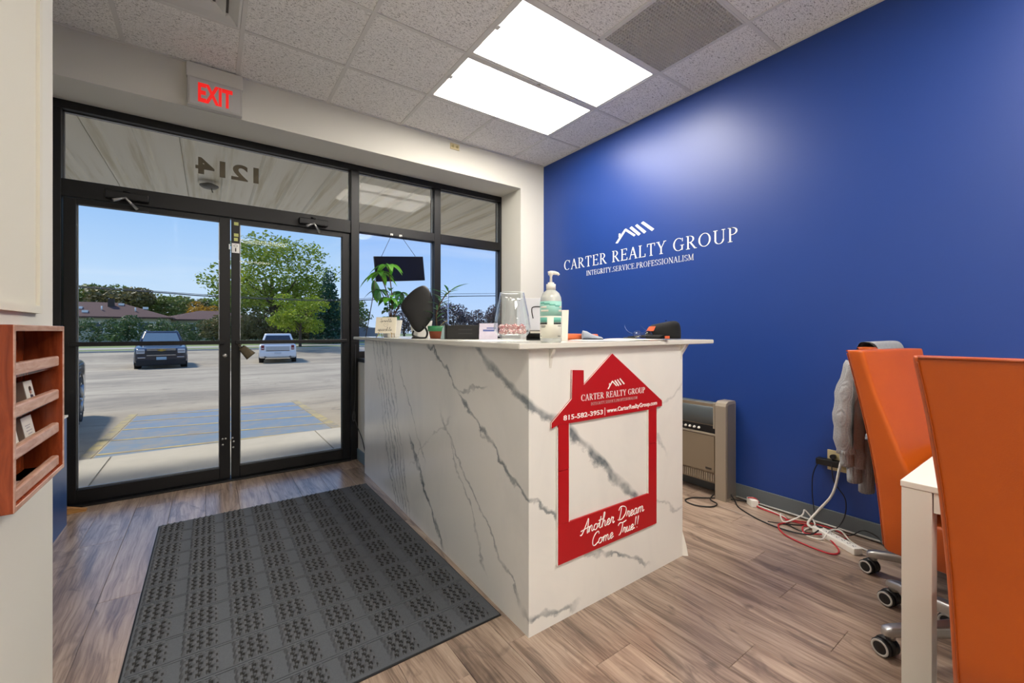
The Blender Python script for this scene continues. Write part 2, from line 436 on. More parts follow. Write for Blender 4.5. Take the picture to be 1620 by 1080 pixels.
def make_tile_mat():
    m = bpy.data.materials.new('fissured_tile'); m.use_nodes = True; t = NT(m); b = t.n['Principled BSDF']
    tc = t.new('ShaderNodeTexCoord'); oi = t.new('ShaderNodeObjectInfo')
    v = t.new('ShaderNodeVectorMath', operation='ADD'); t.l.new(tc.outputs['Object'], v.inputs[0])
    cm = t.new('ShaderNodeCombineXYZ'); t.l.new(t.math('MULTIPLY', oi.outputs['Random'], 30.0), cm.inputs[0]); t.l.new(cm.outputs[0], v.inputs[1])
    f1 = t.noise(t.map(v.outputs[0], (1.0, 2.2, 1)), 62, 3, 0.6, 1.2)
    f2 = t.noise(v.outputs[0], 240, 2, 0.6)
    hole = t.ramp(f1, [(0.36, (0, 0, 0)), (0.43, (1, 1, 1))])
    hole2 = t.ramp(f2, [(0.30, (0, 0, 0)), (0.42, (1, 1, 1))])
    hh = t.math('MULTIPLY', hole, hole2)
    col = t.mix(hh, lin('97938c'), lin('f2f0ec'))
    t.l.new(col, b.inputs['Base Color']); b.inputs['Roughness'].default_value = 0.9
    t.l.new(t.bump(hh, 0.6, 0.004), b.inputs['Normal'])
    return m
M_tile = make_tile_mat()

def make_plank_mat():
    m = bpy.data.materials.new('laminate_plank'); m.use_nodes = True; t = NT(m); b = t.n['Principled BSDF']
    tc = t.new('ShaderNodeTexCoord'); oi = t.new('ShaderNodeObjectInfo')
    cm = t.new('ShaderNodeCombineXYZ'); t.l.new(t.math('MULTIPLY', oi.outputs['Random'], 23.0), cm.inputs[0]); t.l.new(t.math('MULTIPLY', oi.outputs['Random'], 71.0), cm.inputs[1])
    v = t.new('ShaderNodeVectorMath', operation='ADD'); t.l.new(tc.outputs['Object'], v.inputs[0]); t.l.new(cm.outputs[0], v.inputs[1])
    warp = t.noise(t.map(v.outputs[0], (3.0, 1.1, 1)), 1.6, 3, 0.55, out='Color')
    wv = t.new('ShaderNodeVectorMath', operation='MULTIPLY_ADD'); t.l.new(warp, wv.inputs[0]); wv.inputs[1].default_value = (0.07, 0.25, 0); t.l.new(v.outputs[0], wv.inputs[2])
    fine = t.noise(t.map(wv.outputs[0], (42, 1.4, 1)), 2.2, 6, 0.68)
    broad = t.noise(t.map(wv.outputs[0], (8.0, 0.75, 1)), 1.8, 4, 0.6, 0.4)
    knot = t.noise(t.map(wv.outputs[0], (4.5, 1.6, 1)), 1.5, 3, 0.6, 2.2)
    mixf = t.math('ADD', t.math('MULTIPLY', fine, 0.5), t.math('MULTIPLY', broad, 0.5))
    c = t.ramp(mixf, [(0.32, lin('4b3d34')), (0.43, lin('7d695b')), (0.52, lin('a38d7c')), (0.66, lin('c2ae9b'))])
    k = t.ramp(knot, [(0.57, (0, 0, 0)), (0.72, (1, 1, 1))])
    c = t.mix(t.math('MULTIPLY', k, 0.7), c, lin('51443c'))
    shade = t.math('MULTIPLY_ADD', oi.outputs['Random'], 0.26, 0.87)
    g = t.new('ShaderNodeVectorMath', operation='SCALE'); t.l.new(c, g.inputs[0]); t.l.new(shade, g.inputs['Scale'])
    t.l.new(g.outputs[0], b.inputs['Base Color'])
    t.l.new(t.math('MULTIPLY_ADD', fine, 0.18, 0.22), b.inputs['Roughness'])
    b.inputs['Coat Weight'].default_value = 0.6; b.inputs['Coat Roughness'].default_value = 0.22
    t.l.new(t.bump(fine, 0.12, 0.002), b.inputs['Normal'])
    return m
M_plank = make_plank_mat()

def make_marble():
    m = bpy.data.materials.new('veined_marble'); m.use_nodes = True; t = NT(m); b = t.n['Principled BSDF']
    tc = t.new('ShaderNodeTexCoord'); sp = t.new('ShaderNodeSeparateXYZ'); t.l.new(tc.outputs['Object'], sp.inputs[0])
    s = t.math('SUBTRACT', sp.outputs[0], sp.outputs[1]); z = sp.outputs[2]
    cv = t.new('ShaderNodeCombineXYZ'); t.l.new(s, cv.inputs[0]); t.l.new(z, cv.inputs[1]); P = cv.outputs[0]
    n1 = t.noise(P, 3.2, 3, 0.6); n2 = t.noise(t.map(P, loc=(7, 3, 1)), 11, 4, 0.65); n3 = t.noise(t.map(P, loc=(2, 9, 4)), 6.0, 3, 0.6)
    wob = t.math('ADD', t.math('MULTIPLY', t.math('SUBTRACT', n1, 0.5), 0.20), t.math('MULTIPLY', t.math('SUBTRACT', n2, 0.5), 0.09))
    broken = t.ramp(n3, [(0.30, (0.15, 0.15, 0.15)), (0.58, (1, 1, 1))])
    acc = None
    def vein(p0, p1, w, st, wk=1.0, soft=0.05):
        nonlocal acc
        d = Vector((p1[0] - p0[0], p1[1] - p0[1])); L = d.length; d.normalize(); n = Vector((-d.y, d.x))
        a = t.math('ADD', t.math('MULTIPLY', s, d.x), t.math('MULTIPLY', z, d.y)); a = t.math('SUBTRACT', a, p0[0] * d.x + p0[1] * d.y)
        e = t.math('ADD', t.math('MULTIPLY', s, n.x), t.math('MULTIPLY', z, n.y)); e = t.math('SUBTRACT', e, p0[0] * n.x + p0[1] * n.y)
        e = t.math('ABSOLUTE', t.math('ADD', e, t.math('MULTIPLY', wob, wk)))
        ww = t.math('MULTIPLY', n2, 2.0 * w)
        core = t.math('MULTIPLY', t.math('SUBTRACT', 1.0, t.math('DIVIDE', e, ww), clamp=True), 1.4, clamp=True)
        mr = t.new('ShaderNodeMapRange', interpolation_type='SMOOTHSTEP'); t.l.new(a, mr.inputs[0]); mr.inputs[1].default_value = -soft; mr.inputs[2].default_value = soft
        mr2 = t.new('ShaderNodeMapRange', interpolation_type='SMOOTHSTEP'); t.l.new(a, mr2.inputs[0]); mr2.inputs[1].default_value = L + soft; mr2.inputs[2].default_value = L - soft
        core = t.math('MULTIPLY', t.math('MULTIPLY', core, mr.outputs[0]), t.math('MULTIPLY', mr2.outputs[0], st))
        acc = core if acc is None else t.math('MAXIMUM', acc, core)
    vein((-.72, 1.12), (-.10, .80), .024, .85, .6)
    vein((-.10, .79), (.36, .37), .028, .95, .6)
    vein((-1.22, 1.12), (-.86, .88), .014, .8)
    vein((-.86, .88), (-.60, .92), .010, .5)
    vein((-.86, .86), (-.10, .40), .016, .8)
    vein((-1.72, .95), (-1.30, .42), .010, .5)
    vein((-1.50, .52), (-1.05, .02), .018, .95)
    vein((-1.06, .72), (-.34, .12), .011, .55)
    vein((-.98, .66), (-.60, .12), .010, .5)
    vein((-1.5, .35), (-.95, .72), .008, .3)
    vein((.02, .24), (.44, .06), .016, .85)
    vein((-.30, .10), (-.04, .03), .018, .8)
    vein((.40, .38), (.74, .24), .015, .45)
    vein((.44, .74), (.60, .58), .012, .3)
    vein((.5, .78), (.74, .90), .012, .3)
    for k in range(6):
        vein((-2.30 + .075 * k, 1.12), (-1.78 + .055 * k, .0), .015, .62 - .05 * abs(k - 2), 1.1)
    haze = t.ramp(t.noise(t.map(P, (1, .55, 1), (0, 0, .7)), 2.2, 4, 0.6, .8), [(0.45, (0, 0, 0)), (0.75, (.35, .35, .35))])
    fac = t.math('MULTIPLY', acc, broken)
    c0 = t.mix(haze, lin('e9e8e3'), lin('c3c6c6'))
    c = t.mix(fac, c0, lin('667076'))
    t.l.new(c, b.inputs['Base Color']); b.inputs['Roughness'].default_value = 0.22
    return m
M_marble = make_marble()

def wood_mat(name, dark, light, rough=0.35, sc=(1, 1, 12)):
    m = bpy.data.materials.new(name); m.use_nodes = True; t = NT(m); b = t.n['Principled BSDF']
    tc = t.new('ShaderNodeTexCoord')
    f = t.noise(t.map(tc.outputs['Object'], sc), 6, 5, 0.62, 0.8)
    t.l.new(t.ramp(f, [(0.3, lin(dark)), (0.7, lin(light))]), b.inputs['Base Color']); b.inputs['Roughness'].default_value = rough
    return m
M_cherry = wood_mat('cherry_wood', '6e2a10', '9a4622', 0.25, (8, 8, 1.2))
M_cherry_edge = wood_mat('cherry_wood_edge', 'a87a64', 'cfa995', 0.22, (8, 1.5, 8))
M_wedge = wood_mat('pine_wedge', '8a5c2c', 'b98a4e', 0.6, (2, 10, 10))

def leather_mat():
    m = bpy.data.materials.new('orange_leather'); m.use_nodes = True; t = NT(m); b = t.n['Principled BSDF']
    tc = t.new('ShaderNodeTexCoord'); f = t.noise(tc.outputs['Object'], 5, 4, 0.6)
    t.l.new(t.mix(f, lin('ac4a08'), lin('be570e')), b.inputs['Base Color']); b.inputs['Roughness'].default_value = 0.36
    vo = t.new('ShaderNodeTexVoronoi'); vo.inputs['Scale'].default_value = 420; t.l.new(tc.outputs['Object'], vo.inputs['Vector'])
    t.l.new(t.bump(vo.outputs['Distance'], 0.10, 0.001), b.inputs['Normal'])
    return m
M_leather = leather_mat()

def asphalt_mat():
    m = bpy.data.materials.new('worn_asphalt'); m.use_nodes = True; t = NT(m); b = t.n['Principled BSDF']
    tc = t.new('ShaderNodeTexCoord'); o = tc.outputs['Object']
    f = t.noise(t.map(o, (.5, 1.4, 1)), .35, 6, 0.62, .5); g = t.noise(o, 60, 3, .7); h = t.noise(o, 1.6, 5, .7)
    mx = t.math('ADD', t.math('MULTIPLY', f, .6), t.math('ADD', t.math('MULTIPLY', g, .18), t.math('MULTIPLY', h, .22)))
    c = t.ramp(mx, [(0.34, lin('7b7265')), (0.5, lin('a59985')), (0.66, lin('bdb19a'))])
    cr = t.ramp(t.math('ABSOLUTE', t.math('SUBTRACT', t.noise(t.map(o, (.25, 1, 1)), .8, 6, .6, .3), .5)), [(0.0, (1, 1, 1)), (0.008, (0, 0, 0))])
    c = t.mix(t.math('MULTIPLY', cr, .55), c, lin('55504a'))
    t.l.new(c, b.inputs['Base Color']); b.inputs['Roughness'].default_value = 0.9
    t.l.new(t.bump(g, .3, .01), b.inputs['Normal'])
    return m
M_asphalt = asphalt_mat()
def worn_paint(name, col, under='8f887d', thr=0.42, sc=7):
    m = bpy.data.materials.new(name); m.use_nodes = True; t = NT(m); b = t.n['Principled BSDF']
    tc = t.new('ShaderNodeTexCoord'); f = t.noise(tc.outputs['Object'], sc, 6, .7)
    g = t.noise(tc.outputs['Object'], 1.3, 4, .6)
    k = t.ramp(t.math('ADD', t.math('MULTIPLY', f, .6), t.math('MULTIPLY', g, .4)), [(thr - .06, (1, 1, 1)), (thr + .1, (0, 0, 0))])
    t.l.new(t.mix(k, lin(col), lin(under)), b.inputs['Base Color']); b.inputs['Roughness'].default_value = 0.85
    return m
M_pblue = worn_paint('worn_blue_paint', '71879f', '8d8d8c', .44)
M_pyellow = worn_paint('worn_yellow_paint', 'b9a873', '8f887d', .47)
M_concrete = mat('concrete', 'b9b4aa', 0.9, var=.12, vscale=5, bump=.2, bscale=120)
M_grass = mat('lawn', '7c8a55', 0.95, var=.3, vscale=3)
M_road = mat('road_asphalt', 'b0aba0', 0.9, var=.08, vscale=1)
def canopy_mat():
    m = bpy.data.materials.new('canopy_metal'); m.use_nodes = True; t = NT(m); b = t.n['Principled BSDF']
    tc = t.new('ShaderNodeTexCoord')
    f = t.noise(t.map(tc.outputs['Object'], (3.2, .14, 1)), 2.6, 4, .6)
    t.l.new(t.ramp(f, [(0.36, lin('cfc6ac')), (0.5, lin('ebe6d8')), (0.7, lin('f0ece0'))]), b.inputs['Base Color']); b.inputs['Roughness'].default_value = 0.5
    return m
M_canopy = canopy_mat()

# ---------------------------------------------------------------- room shell
CZ = 3.01                       # ceiling
BX = 3.04                       # blue wall
HY = 3.635                      # header wall plane
FY = 4.00                       # storefront frame, room side
LX, LY = -0.42, 2.016           # near left wall, its far end
YB = -6.6                       # back of the room
XA = -0.87                      # wall of the entry alcove
SOF = 2.71                      # soffit over the door recess

floor = struct(bxo('floor', XA - .1, BX + .1, YB, FY + .1, -.05, -.012, mat('floor_base', '2c2621', .9)), 'grey brown wood laminate plank floor', 'floor')
PW, PL = 0.1875, 1.22
plank_me = {}
def plank_mesh(w, l):
    k = (round(w, 3), round(l, 3))
    if k not in plank_me:
        b = MB(); g = .0006; c = .0012
        b.add([(g, g, -.011), (w - g, g, -.011), (w - g, l - g, -.011), (g, l - g, -.011), (g, g, -c), (w - g, g, -c), (w - g, l - g, -c), (g, l - g, -c),
               (g + c, g + c, 0), (w - g - c, g + c, 0), (w - g - c, l - g - c, 0), (g + c, l - g - c, 0)],
              [(0, 1, 5, 4), (1, 2, 6, 5), (2, 3, 7, 6), (3, 0, 4, 7), (4, 5, 9, 8), (5, 6, 10, 9), (6, 7, 11, 10), (7, 4, 8, 11), (8, 9, 10, 11)])
        plank_me[k] = b.mesh('plank', M_plank)
    return plank_me[k]
known = {1.105: 1.037, 1.8550: .58, 2.0425: .83, 2.23: 1.05, 1.48: .76, 1.2925: .22, 1.6675: 1.42, 2.4175: .55}
x = 1.105 - PW * 11
while x < BX - .01:
    j = None
    for kx, ky in known.items():
        if abs(kx - x) < .03: j = ky
    if j is None: j = random.uniform(0, PL)
    w = min(PW, BX - x)
    y = j
    while y > -2.4: y -= PL
    while y < FY:
        y1 = min(y + PL, FY)
        if not (x < LX - .1 and y1 < LY - .3):
            piece('plank', plank_mesh(w, y1 - y), floor, (x, y, 0))
        y += PL
    x += PW

blue_wall = struct(bxo('wall_right', BX, BX + .12, YB, FY + .1, -.012, CZ + .1, M_blue), 'royal blue painted wall with satin sheen', 'wall')
head = struct(bxo('wall_front_header', XA, BX, HY, FY + .1, SOF, CZ + .1, M_white), 'white header wall above the glass storefront', 'wall')
pier = struct(bxo('wall_front_pier', 2.72, BX, HY, FY + .1, 0, SOF, M_white), 'white wall pier between the window and blue wall', 'wall')
knee = struct(bxo('wall_front_knee', 1.115, 2.72, 3.62, FY + .1, 0, .90, M_white), 'low white wall under the side windows behind counter', 'wall')
bxo('sill', 1.10, 2.72, 3.60, FY, .90, .93, M_black, knee)
bxo('base_trim', 1.105, 1.115, 3.60, FY, 0, .10, M_baseblue, knee)
left = struct(bxo('wall_left', LX - .12, LX, YB, LY, -.012, CZ + .1, M_white), 'white partition wall carrying the wooden card rack', 'wall')
struct(bxo('wall_left_alcove', XA - .12, XA, LY - .6, FY + .1, -.012, CZ + .1, M_white), 'white side wall of the entry alcove', 'wall')
struct(bxo('wall_left_return', XA, LX - .12, LY - .6, LY - .5, -.012, CZ + .1, M_white), 'white return wall behind the left partition', 'wall')
struct(bxo('wall_back', LX - .2, BX + .1, YB - .12, YB, -.012, CZ + .1, M_white), 'white back wall of the office', 'wall')
struct(bxo('baseboard_right', BX - .012, BX, YB, 3.60, 0, .103, M_basegrey, bev=.003), 'grey vinyl baseboard along the blue wall', 'baseboard')
# low blue half wall in the alcove
lw = struct(bxo('wall_left_low', XA, -.705, LY - .5, 3.67, 0, .655, M_lowblue), 'low dark blue half wall beside the entrance door', 'wall')
bxo('cap', XA, -.70, LY - .5, 3.675, .655, .667, M_whitepl, lw)

# ceiling: tiles, grid bars
ceil = struct(bxo('ceiling', XA - .1, BX + .1, YB, HY + .02, CZ + .03, CZ + .10, mat('plenum', '6a6865', .9)), 'suspended ceiling of square fissured acoustic tiles', 'ceiling')
GX = [XA] + [.775 + .61 * k for k in (-2, -1, 0, 1, 2, 3)] + [BX]
GY = []
y = 3.055
while y > YB: GY.append(y); y -= .61
GY = [HY] + GY + [YB]
# columns: 0 [-.87,-.445] 1 [-.445,.165] 2 [.165,.775] 3 [.775,1.385] 4 [1.385,1.995] 5 [1.995,2.605] 6 [2.605,3.04]
LIGHTS = [(4, 1), (4, 2), (2, 9), (2, 14), (4, 6), (1, 6)]  # last panel is added out of view to brighten the left side
skip = set()
for (c, r) in LIGHTS: skip |= {(c, r), (c + 1, r)}
skip |= {(1, 1), (5, 3)}         # supply diffuser, return grille
tile_me = {}
for ci in range(len(GX) - 1):
    for ri in range(len(GY) - 1):
        if (ci, ri) in skip: continue
        x0, x1, y1, y0 = GX[ci], GX[ci + 1], GY[ri], GY[ri + 1]
        if x1 < LX - .05 and y1 < LY - .4: continue
        k = (round(x1 - x0, 3), round(y1 - y0, 3))
        if k not in tile_me:
            b = MB(); hw, hl = k[0] / 2 - .010, k[1] / 2 - .010
            b.box(-hw, hw, -hl, hl, -.001, .015); tile_me[k] = b.mesh('ceiling_tile', M_tile)
        piece('ceiling_tile', tile_me[k], ceil, ((x0 + x1) / 2, (y0 + y1) / 2, CZ + .006))
for gi, gx in list(enumerate(GX))[1:-1]:
    cuts = sorted([(GY[r + 1], GY[r]) for (c, r) in LIGHTS if c + 1 == gi])
    ya = YB
    for (a, c) in cuts + [(HY, HY)]:
        if a - ya > .03: bxo('grid_bar', gx - .012, gx + .012, ya, a, CZ, CZ + .03, M_grid, ceil)
        ya = c
for gy in GY[1:-1]:
    for ci in range(len(GX) - 1):
        bxo('grid_bar', GX[ci] + .012, GX[ci + 1] - .012, gy - .012, gy + .012, CZ + .0005, CZ + .03, M_grid, ceil)
bxo('edge_angle', GX[0], GX[-1], HY - .02, HY, CZ - .001, CZ + .03, M_grid, ceil)
bxo('edge_angle', BX - .02, BX, YB, HY - .02, CZ - .001, CZ + .03, M_grid, ceil)

lab = ['ceiling light panel nearest the door wall', 'ceiling light panel next to the square return grille', 'ceiling light panel far back in the office', 'rearmost ceiling light panel of the office', 'ceiling light panel above the white table', 'ceiling light panel added unseen to brighten the left side']
for (c, r), L in zip(LIGHTS, lab):
    x0, x1, y1, y0 = GX[c], GX[c + 2], GY[r], GY[r + 1]
    t = thing('ceiling_light', 'glowing ' + L, 'light', ((x0 + x1) / 2, (y0 + y1) / 2, CZ), 'rectangular ceiling light panels')
    b = MB()
    for (a0, a1, b0, b1) in ((x0 + .012, x1 - .012, y0 + .012, y0 + .035), (x0 + .012, x1 - .012, y1 - .035, y1 - .012), (x0 + .012, x0 + .03, y0 + .035, y1 - .035), (x1 - .03, x1 - .012, y0 + .035, y1 - .035)):
        b.box(a0, a1, b0, b1, CZ + .002, CZ + .028)
    part('frame', b, M_grid, t)
    bxo('diffuser', x0 + .03, x1 - .03, y0 + .035, y1 - .035, CZ + .008, CZ + .014, M_lamp, t)
    bxo('latch', x0 + .014, x0 + .045, y0 + .27, y0 + .31, CZ - .002, CZ + .006, M_grid, t)

# supply diffuser at the left, return grille by the blue wall
x0, x1, y1, y0 = GX[1] + .014, GX[2] - .014, GY[1] - .014, GY[2] + .014
t = thing('air_diffuser', 'white square louvred air diffuser set in the ceiling', 'air vent', ((x0 + x1) / 2, (y0 + y1) / 2, CZ))
M_vent = mat('vent_white', 'd8d7d3', .4)
for k in range(4):
    d = .012 + .062 * k; b = MB(); o = [(x0 + d, y0 + d), (x1 - d, y0 + d), (x1 - d, y1 - d), (x0 + d, y1 - d)]
    e = d + .048; i = [(x0 + e, y0 + e), (x1 - e, y0 + e), (x1 - e, y1 - e), (x0 + e, y1 - e)]
    z0, z1 = CZ - .006 + .004 * k, CZ + .026
    vs = [(*p, z0) for p in o] + [(*p, z1) for p in i]
    b.add(vs + [(v[0], v[1], v[2] + .002) for v in vs], [(j, (j + 1) % 4, 4 + (j + 1) % 4, 4 + j) for j in range(4)] + [(8 + j, 12 + j, 12 + (j + 1) % 4, 8 + (j + 1) % 4) for j in range(4)])
    part('louver', b, M_vent, t)
b = MB()
for (a0, a1, b0, b1) in ((x0, x1, y0, y0 + .014), (x0, x1, y1 - .014, y1), (x0, x0 + .014, y0 + .014, y1 - .014), (x1 - .014, x1, y0 + .014, y1 - .014)): b.box(a0, a1, b0, b1, CZ - .004, CZ + .028)
part('frame', b, M_vent, t)
bxo('core', (x0 + x1) / 2 - .055, (x0 + x1) / 2 + .055, (y0 + y1) / 2 - .055, (y0 + y1) / 2 + .055, CZ + .004, CZ + .010, M_vent, t)
x0, x1, y1, y0 = GX[5] + .014, GX[6] - .014, GY[3] - .014, GY[4] + .014
t = thing('return_grille', 'square grey egg-crate return air grille in the ceiling', 'air vent', ((x0 + x1) / 2, (y0 + y1) / 2, CZ))
b = MB(); n = 28
for k in range(n + 1):
    q = x0 + (x1 - x0) * k / n; b.box(q - .0024, q + .0024, y0, y1, CZ - .002, CZ + .010)
    q = y0 + (y1 - y0) * k / n; b.box(x0, x1, q - .0024, q + .0024, CZ - .002, CZ + .010)
o = part('egg_crate_core', b, mat('grille_grey', 'd2cfc8', .5), t); o['kind'] = 'stuff'
bxo('duct_backing', x0, x1, y0, y1, CZ + .022, CZ + .028, mat('duct_dark', '57534e', .8), t)
b = MB()
for (a0, a1, b0, b1) in ((x0 - .004, x1 + .004, y0 - .004, y0 + .006), (x0 - .004, x1 + .004, y1 - .006, y1 + .004), (x0 - .004, x0 + .006, y0, y1), (x1 - .006, x1 + .004, y0, y1)): b.box(a0, a1, b0, b1, CZ - .003, CZ + .02)
part('frame', b, M_grid, t)

# ---------------------------------------------------------------- storefront frame, doors, windows
sf = struct(thing('window_1', 'black aluminium storefront frame with transom windows', 'window', (.94, FY, 0)))
def fr(name, x0, x1, z0, z1, y0=FY, y1=FY + .10, m=M_black): return bxo(name, x0, x1, y0, y1, z0, z1, m, sf, bev=.003)
fr('head_rail', XA, 2.78, 2.655, SOF)
fr('jamb', XA, -.795, 0, 2.655)
fr('jamb', 2.70, 2.78, .93, 2.655)
fr('mullion', 1.053, 1.126, 0, 2.655, FY - .01, FY + .10)
fr('mullion', 1.886, 1.956, .93, 2.655)
fr('transom_bar', -.795, 1.053, 2.075, 2.19)
fr('transom_bar', 1.126, 1.886, 2.10, 2.185)
fr('transom_bar', 1.956, 2.70, 2.10, 2.185)
fr('sill_rail', 1.126, 2.70, .93, .99)
fr('threshold', -.795, 1.053, 0, .012, FY - .03, FY + .12, M_black)
def pane(name, x0, x1, z0, z1, y=FY + .045, m=M_glass, par=None):
    o = bxo(name, x0, x1, y, y + .006, z0, z1, m, par or sf)
    return o
pane('pane', -.795, 1.053, 2.19, 2.655); pane('pane', 1.126, 1.886, 2.185, 2.655); pane('pane', 1.956, 2.70, 2.185, 2.655)
pane('pane', 1.126, 1.886, .99, 2.10, m=M_glass_b); pane('pane', 1.956, 2.70, .99, 2.10, m=M_glass_b)
# bright glazing stops round the panes
b = MB()
for (a0, a1, c0, c1) in ((-.795, 1.053, 2.19, 2.655), (1.126, 1.886, 2.185, 2.655), (1.956, 2.70, 2.185, 2.655), (1.126, 1.886, .99, 2.10), (1.956, 2.70, .99, 2.10)):
    b.box(a0, a0 + .008, FY + .052, FY + .066, c0, c1); b.box(a1 - .008, a1, FY + .052, FY + .066, c0, c1); b.box(a0, a1, FY + .052, FY + .066, c1 - .008, c1)
part('glazing_stop', b, M_steel, sf)
# street number on the outside of the transom glass, read from outside
Mx = Matrix.Translation((.332, FY + .0535, 2.392)) @ Matrix(((-1, 0, 0, 0), (0, 0, 1, 0), (0, 1, 0, 0), (0, 0, 0, 1)))
lettering('street_number', '1214', .18, Mx, mat('number_bronze', '5d533f', .6), sf, .418, .128, offset=.006, depth=.0006)

def door(n, x0, x1, g0, g1, hinge_left, label):
    dy0, dy1 = FY + .02, FY + .065
    d = struct(thing('door_%d' % n, label, 'door', ((x0 + x1) / 2, dy0, 0)))
    zt, zb = 2.07, .015
    bxo('stile', x0, g0, dy0, dy1, zb, zt, M_black, d, bev=.003); bxo('stile', g1, x1, dy0, dy1, zb, zt, M_black, d, bev=.003)
    bxo('top_rail', g0, g1, dy0, dy1, 2.035, zt, M_black, d); bxo('bottom_rail', g0, g1, dy0, dy1, zb, .105, M_black, d, bev=.003)
    bxo('push_bar', g0 - .03, g1 + .03, dy0 - .035, dy0 - .012, 1.074, 1.104, M_black, d, bev=.004)
    pane('pane', g0, g1, .105, 2.035, dy0 + .02, M_glass, d)
    b = MB(); b.box(g0, g0 + .006, dy0 + .026, dy0 + .036, .105, 2.035); b.box(g1 - .006, g1, dy0 + .026, dy0 + .036, .105, 2.035); b.box(g0, g1, dy0 + .026, dy0 + .036, .105, .113)
    part('glazing_bead', b, M_steel, d)
    return d
dl = door(1, -.79, .136, -.728, .066, True, 'left black framed glass entrance door')
dr = door(2, .142, 1.05, .200, .984, False, 'right black framed glass entrance door')
# lock cylinder, flush bolts, pull edge
b = MB(); b.lathe([(.016, 0), (.016, .006), (.010, .010), (0, .010)], 16, (0, 0, 0), 'y')
part('lock_cylinder', b, M_alu, dl, Matrix.Translation((.100, FY + .02, .985)) @ Matrix.Rotation(PI, 4, 'Z'))
bxo('latch_plate', .137, .141, FY + .008, FY + .03, .86, 1.02, M_steel, dl)
for (px, pz, dd) in ((.085, .33, dl), (.105, .33, dl), (.086, .285, dl), (.150, .33, dr), (.158, .30, dr), (.155, .255, dr)):
    b = MB(); b.lathe([(.008, 0), (.008, .004), (0, .006)], 8, (0, 0, 0), 'y'); part('screw', b, M_alu, dd, Matrix.Translation((px, FY + .021, pz)) @ Matrix.Rotation(PI, 4, 'Z'))
# sticky labels on the right door stile
bxo('tape_strip', .160, .190, FY + .017, FY + .02, 2.02, 2.045, mat('tape_yellow', 'c3c77a', .6), dr)
bxo('tape_strip', .160, .190, FY + .017, FY + .02, 1.93, 1.955, MATS['tape_yellow'], dr)
bxo('tape_strip', .160, .186, FY + .017, FY + .02, 1.895, 1.92, MATS['tape_yellow'], dr)
lk = bxo('lock_notice', .146, .196, FY + .014, FY + .02, 1.80, 1.875, M_paint_white, dr)
b = MB(); b.tube(smooth_path([(.158, FY + .0135, 1.855), (.171, FY + .0135, 1.864), (.184, FY + .0135, 1.855), (.171, FY + .0135, 1.847)], 5, True), .0012, 5, closed=True); b.box(.167, .175, FY + .013, FY + .0145, 1.810, 1.838)
part('lock_symbol', b, M_blackpl, lk)
bxo('tab', .126, .134, FY + .014, FY + .02, 1.825, 1.865, M_paint_white, dl)
# door closers
def closer(cx, label):
    t = thing('door_closer', label, 'door closer', (cx, FY, 2.13), 'door closers on the transom bar')
    bxo('body', cx - .115, cx + .115, FY - .045, FY - .004, 2.095, 2.145, M_black, t, bev=.006)
    b = MB(); b.lathe([(.018, 2.145), (.018, 2.158), (0, 2.16)], 12, (cx - .005, FY - .025, 0)); part('pivot', b, M_black, t)
    b = MB(); b.tube([(cx, FY - .03, 2.10), (cx - .005, FY - .075, 2.098)], .007, 6)
    b.tube([(cx - .005, FY - .075, 2.098), (cx - .065, FY - .10, 2.066)], [.006, .011], 6); b.tube([(cx - .005, FY - .075, 2.098), (cx + .05, FY - .02, 2.040)], [.006, .011], 6)
    part('arm', b, M_alu, t)
    bxo('foot', cx + .05, cx + .11, FY + .002, FY + .02, 2.035, 2.055, M_black, t)
closer(-.465, 'door closer with folded arm over the left entrance door')
closer(.735, 'door closer with folded arm over the right entrance door')

# bell hung from the bar of the right door
t = thing('door_bell', 'dull brass cowbell hanging tilted from the door bar', 'bell', (.235, FY - .02, .95))
M_brass = mat('old_brass', '4f4636', .45, metal=.6, var=.3, vscale=40)
Rb = Matrix.Translation((.205, FY - .045, 1.052)) @ Matrix.Rotation(math.radians(-42), 4, 'Y')
b = MB()
rings = []
for (h, hx, hy) in ((0, .020, .012), (-.012, .027, .018), (-.09, .038, .028), (-.098, .040, .030), (-.096, .036, .026), (-.02, .024, .014)):
    rings.append([(p[0], p[1], h) for p in rrect(hx, hy, min(hx, hy) * .5, 4)])
b.loft(rings); part('body', b, M_brass, t, Rb)
b = MB(); b.tube(smooth_path([(0, 0, -.004), (-.006, 0, .016), (0, 0, .026), (.006, 0, .016)], 4, True), .003, 6, closed=True); part('loop', b, M_brass, t, Rb)
b = MB(); b.tube([(.205, FY - .045, 1.07), (.20, FY - .0, 1.09)], .003, 6); part('string', b, M_blackpl, t)

# ---------------------------------------------------------------- exit sign, outlet high on the header, canopy lamp
t = thing('exit_sign', 'grey box exit sign with red letters above the doors', 'sign', (.036, HY, 2.72))
bxo('mounting_box', -.126, .196, HY - .040, HY, 2.905, CZ - .004, M_white, t, bev=.003)
bxo('housing', -.122, .192, HY - .050, HY, 2.712, 2.905, mat('exit_housing', 'bdbbb6', .5), t, bev=.004)
bxo('face', -.108, .178, HY - .054, HY - .048, 2.722, 2.893, mat('exit_face', 'c4c3c0', .4), t)
M_exit = mat('exit_red', 'e3201c', .5, emit=.6)
lettering('letters', 'EXIT', .15, Matrix.Translation((-.062, HY - .0545, 2.742)) @ Matrix.Rotation(PI / 2, 4, 'X'), M_exit, t, .196, .130, offset=.0055)
t = tag(bxo('wall_outlet', 1.875, 1.972, HY - .008, HY, 2.925, 2.982, M_tan, bev=.002), 'tan wall outlet just below the ceiling', 'outlet')
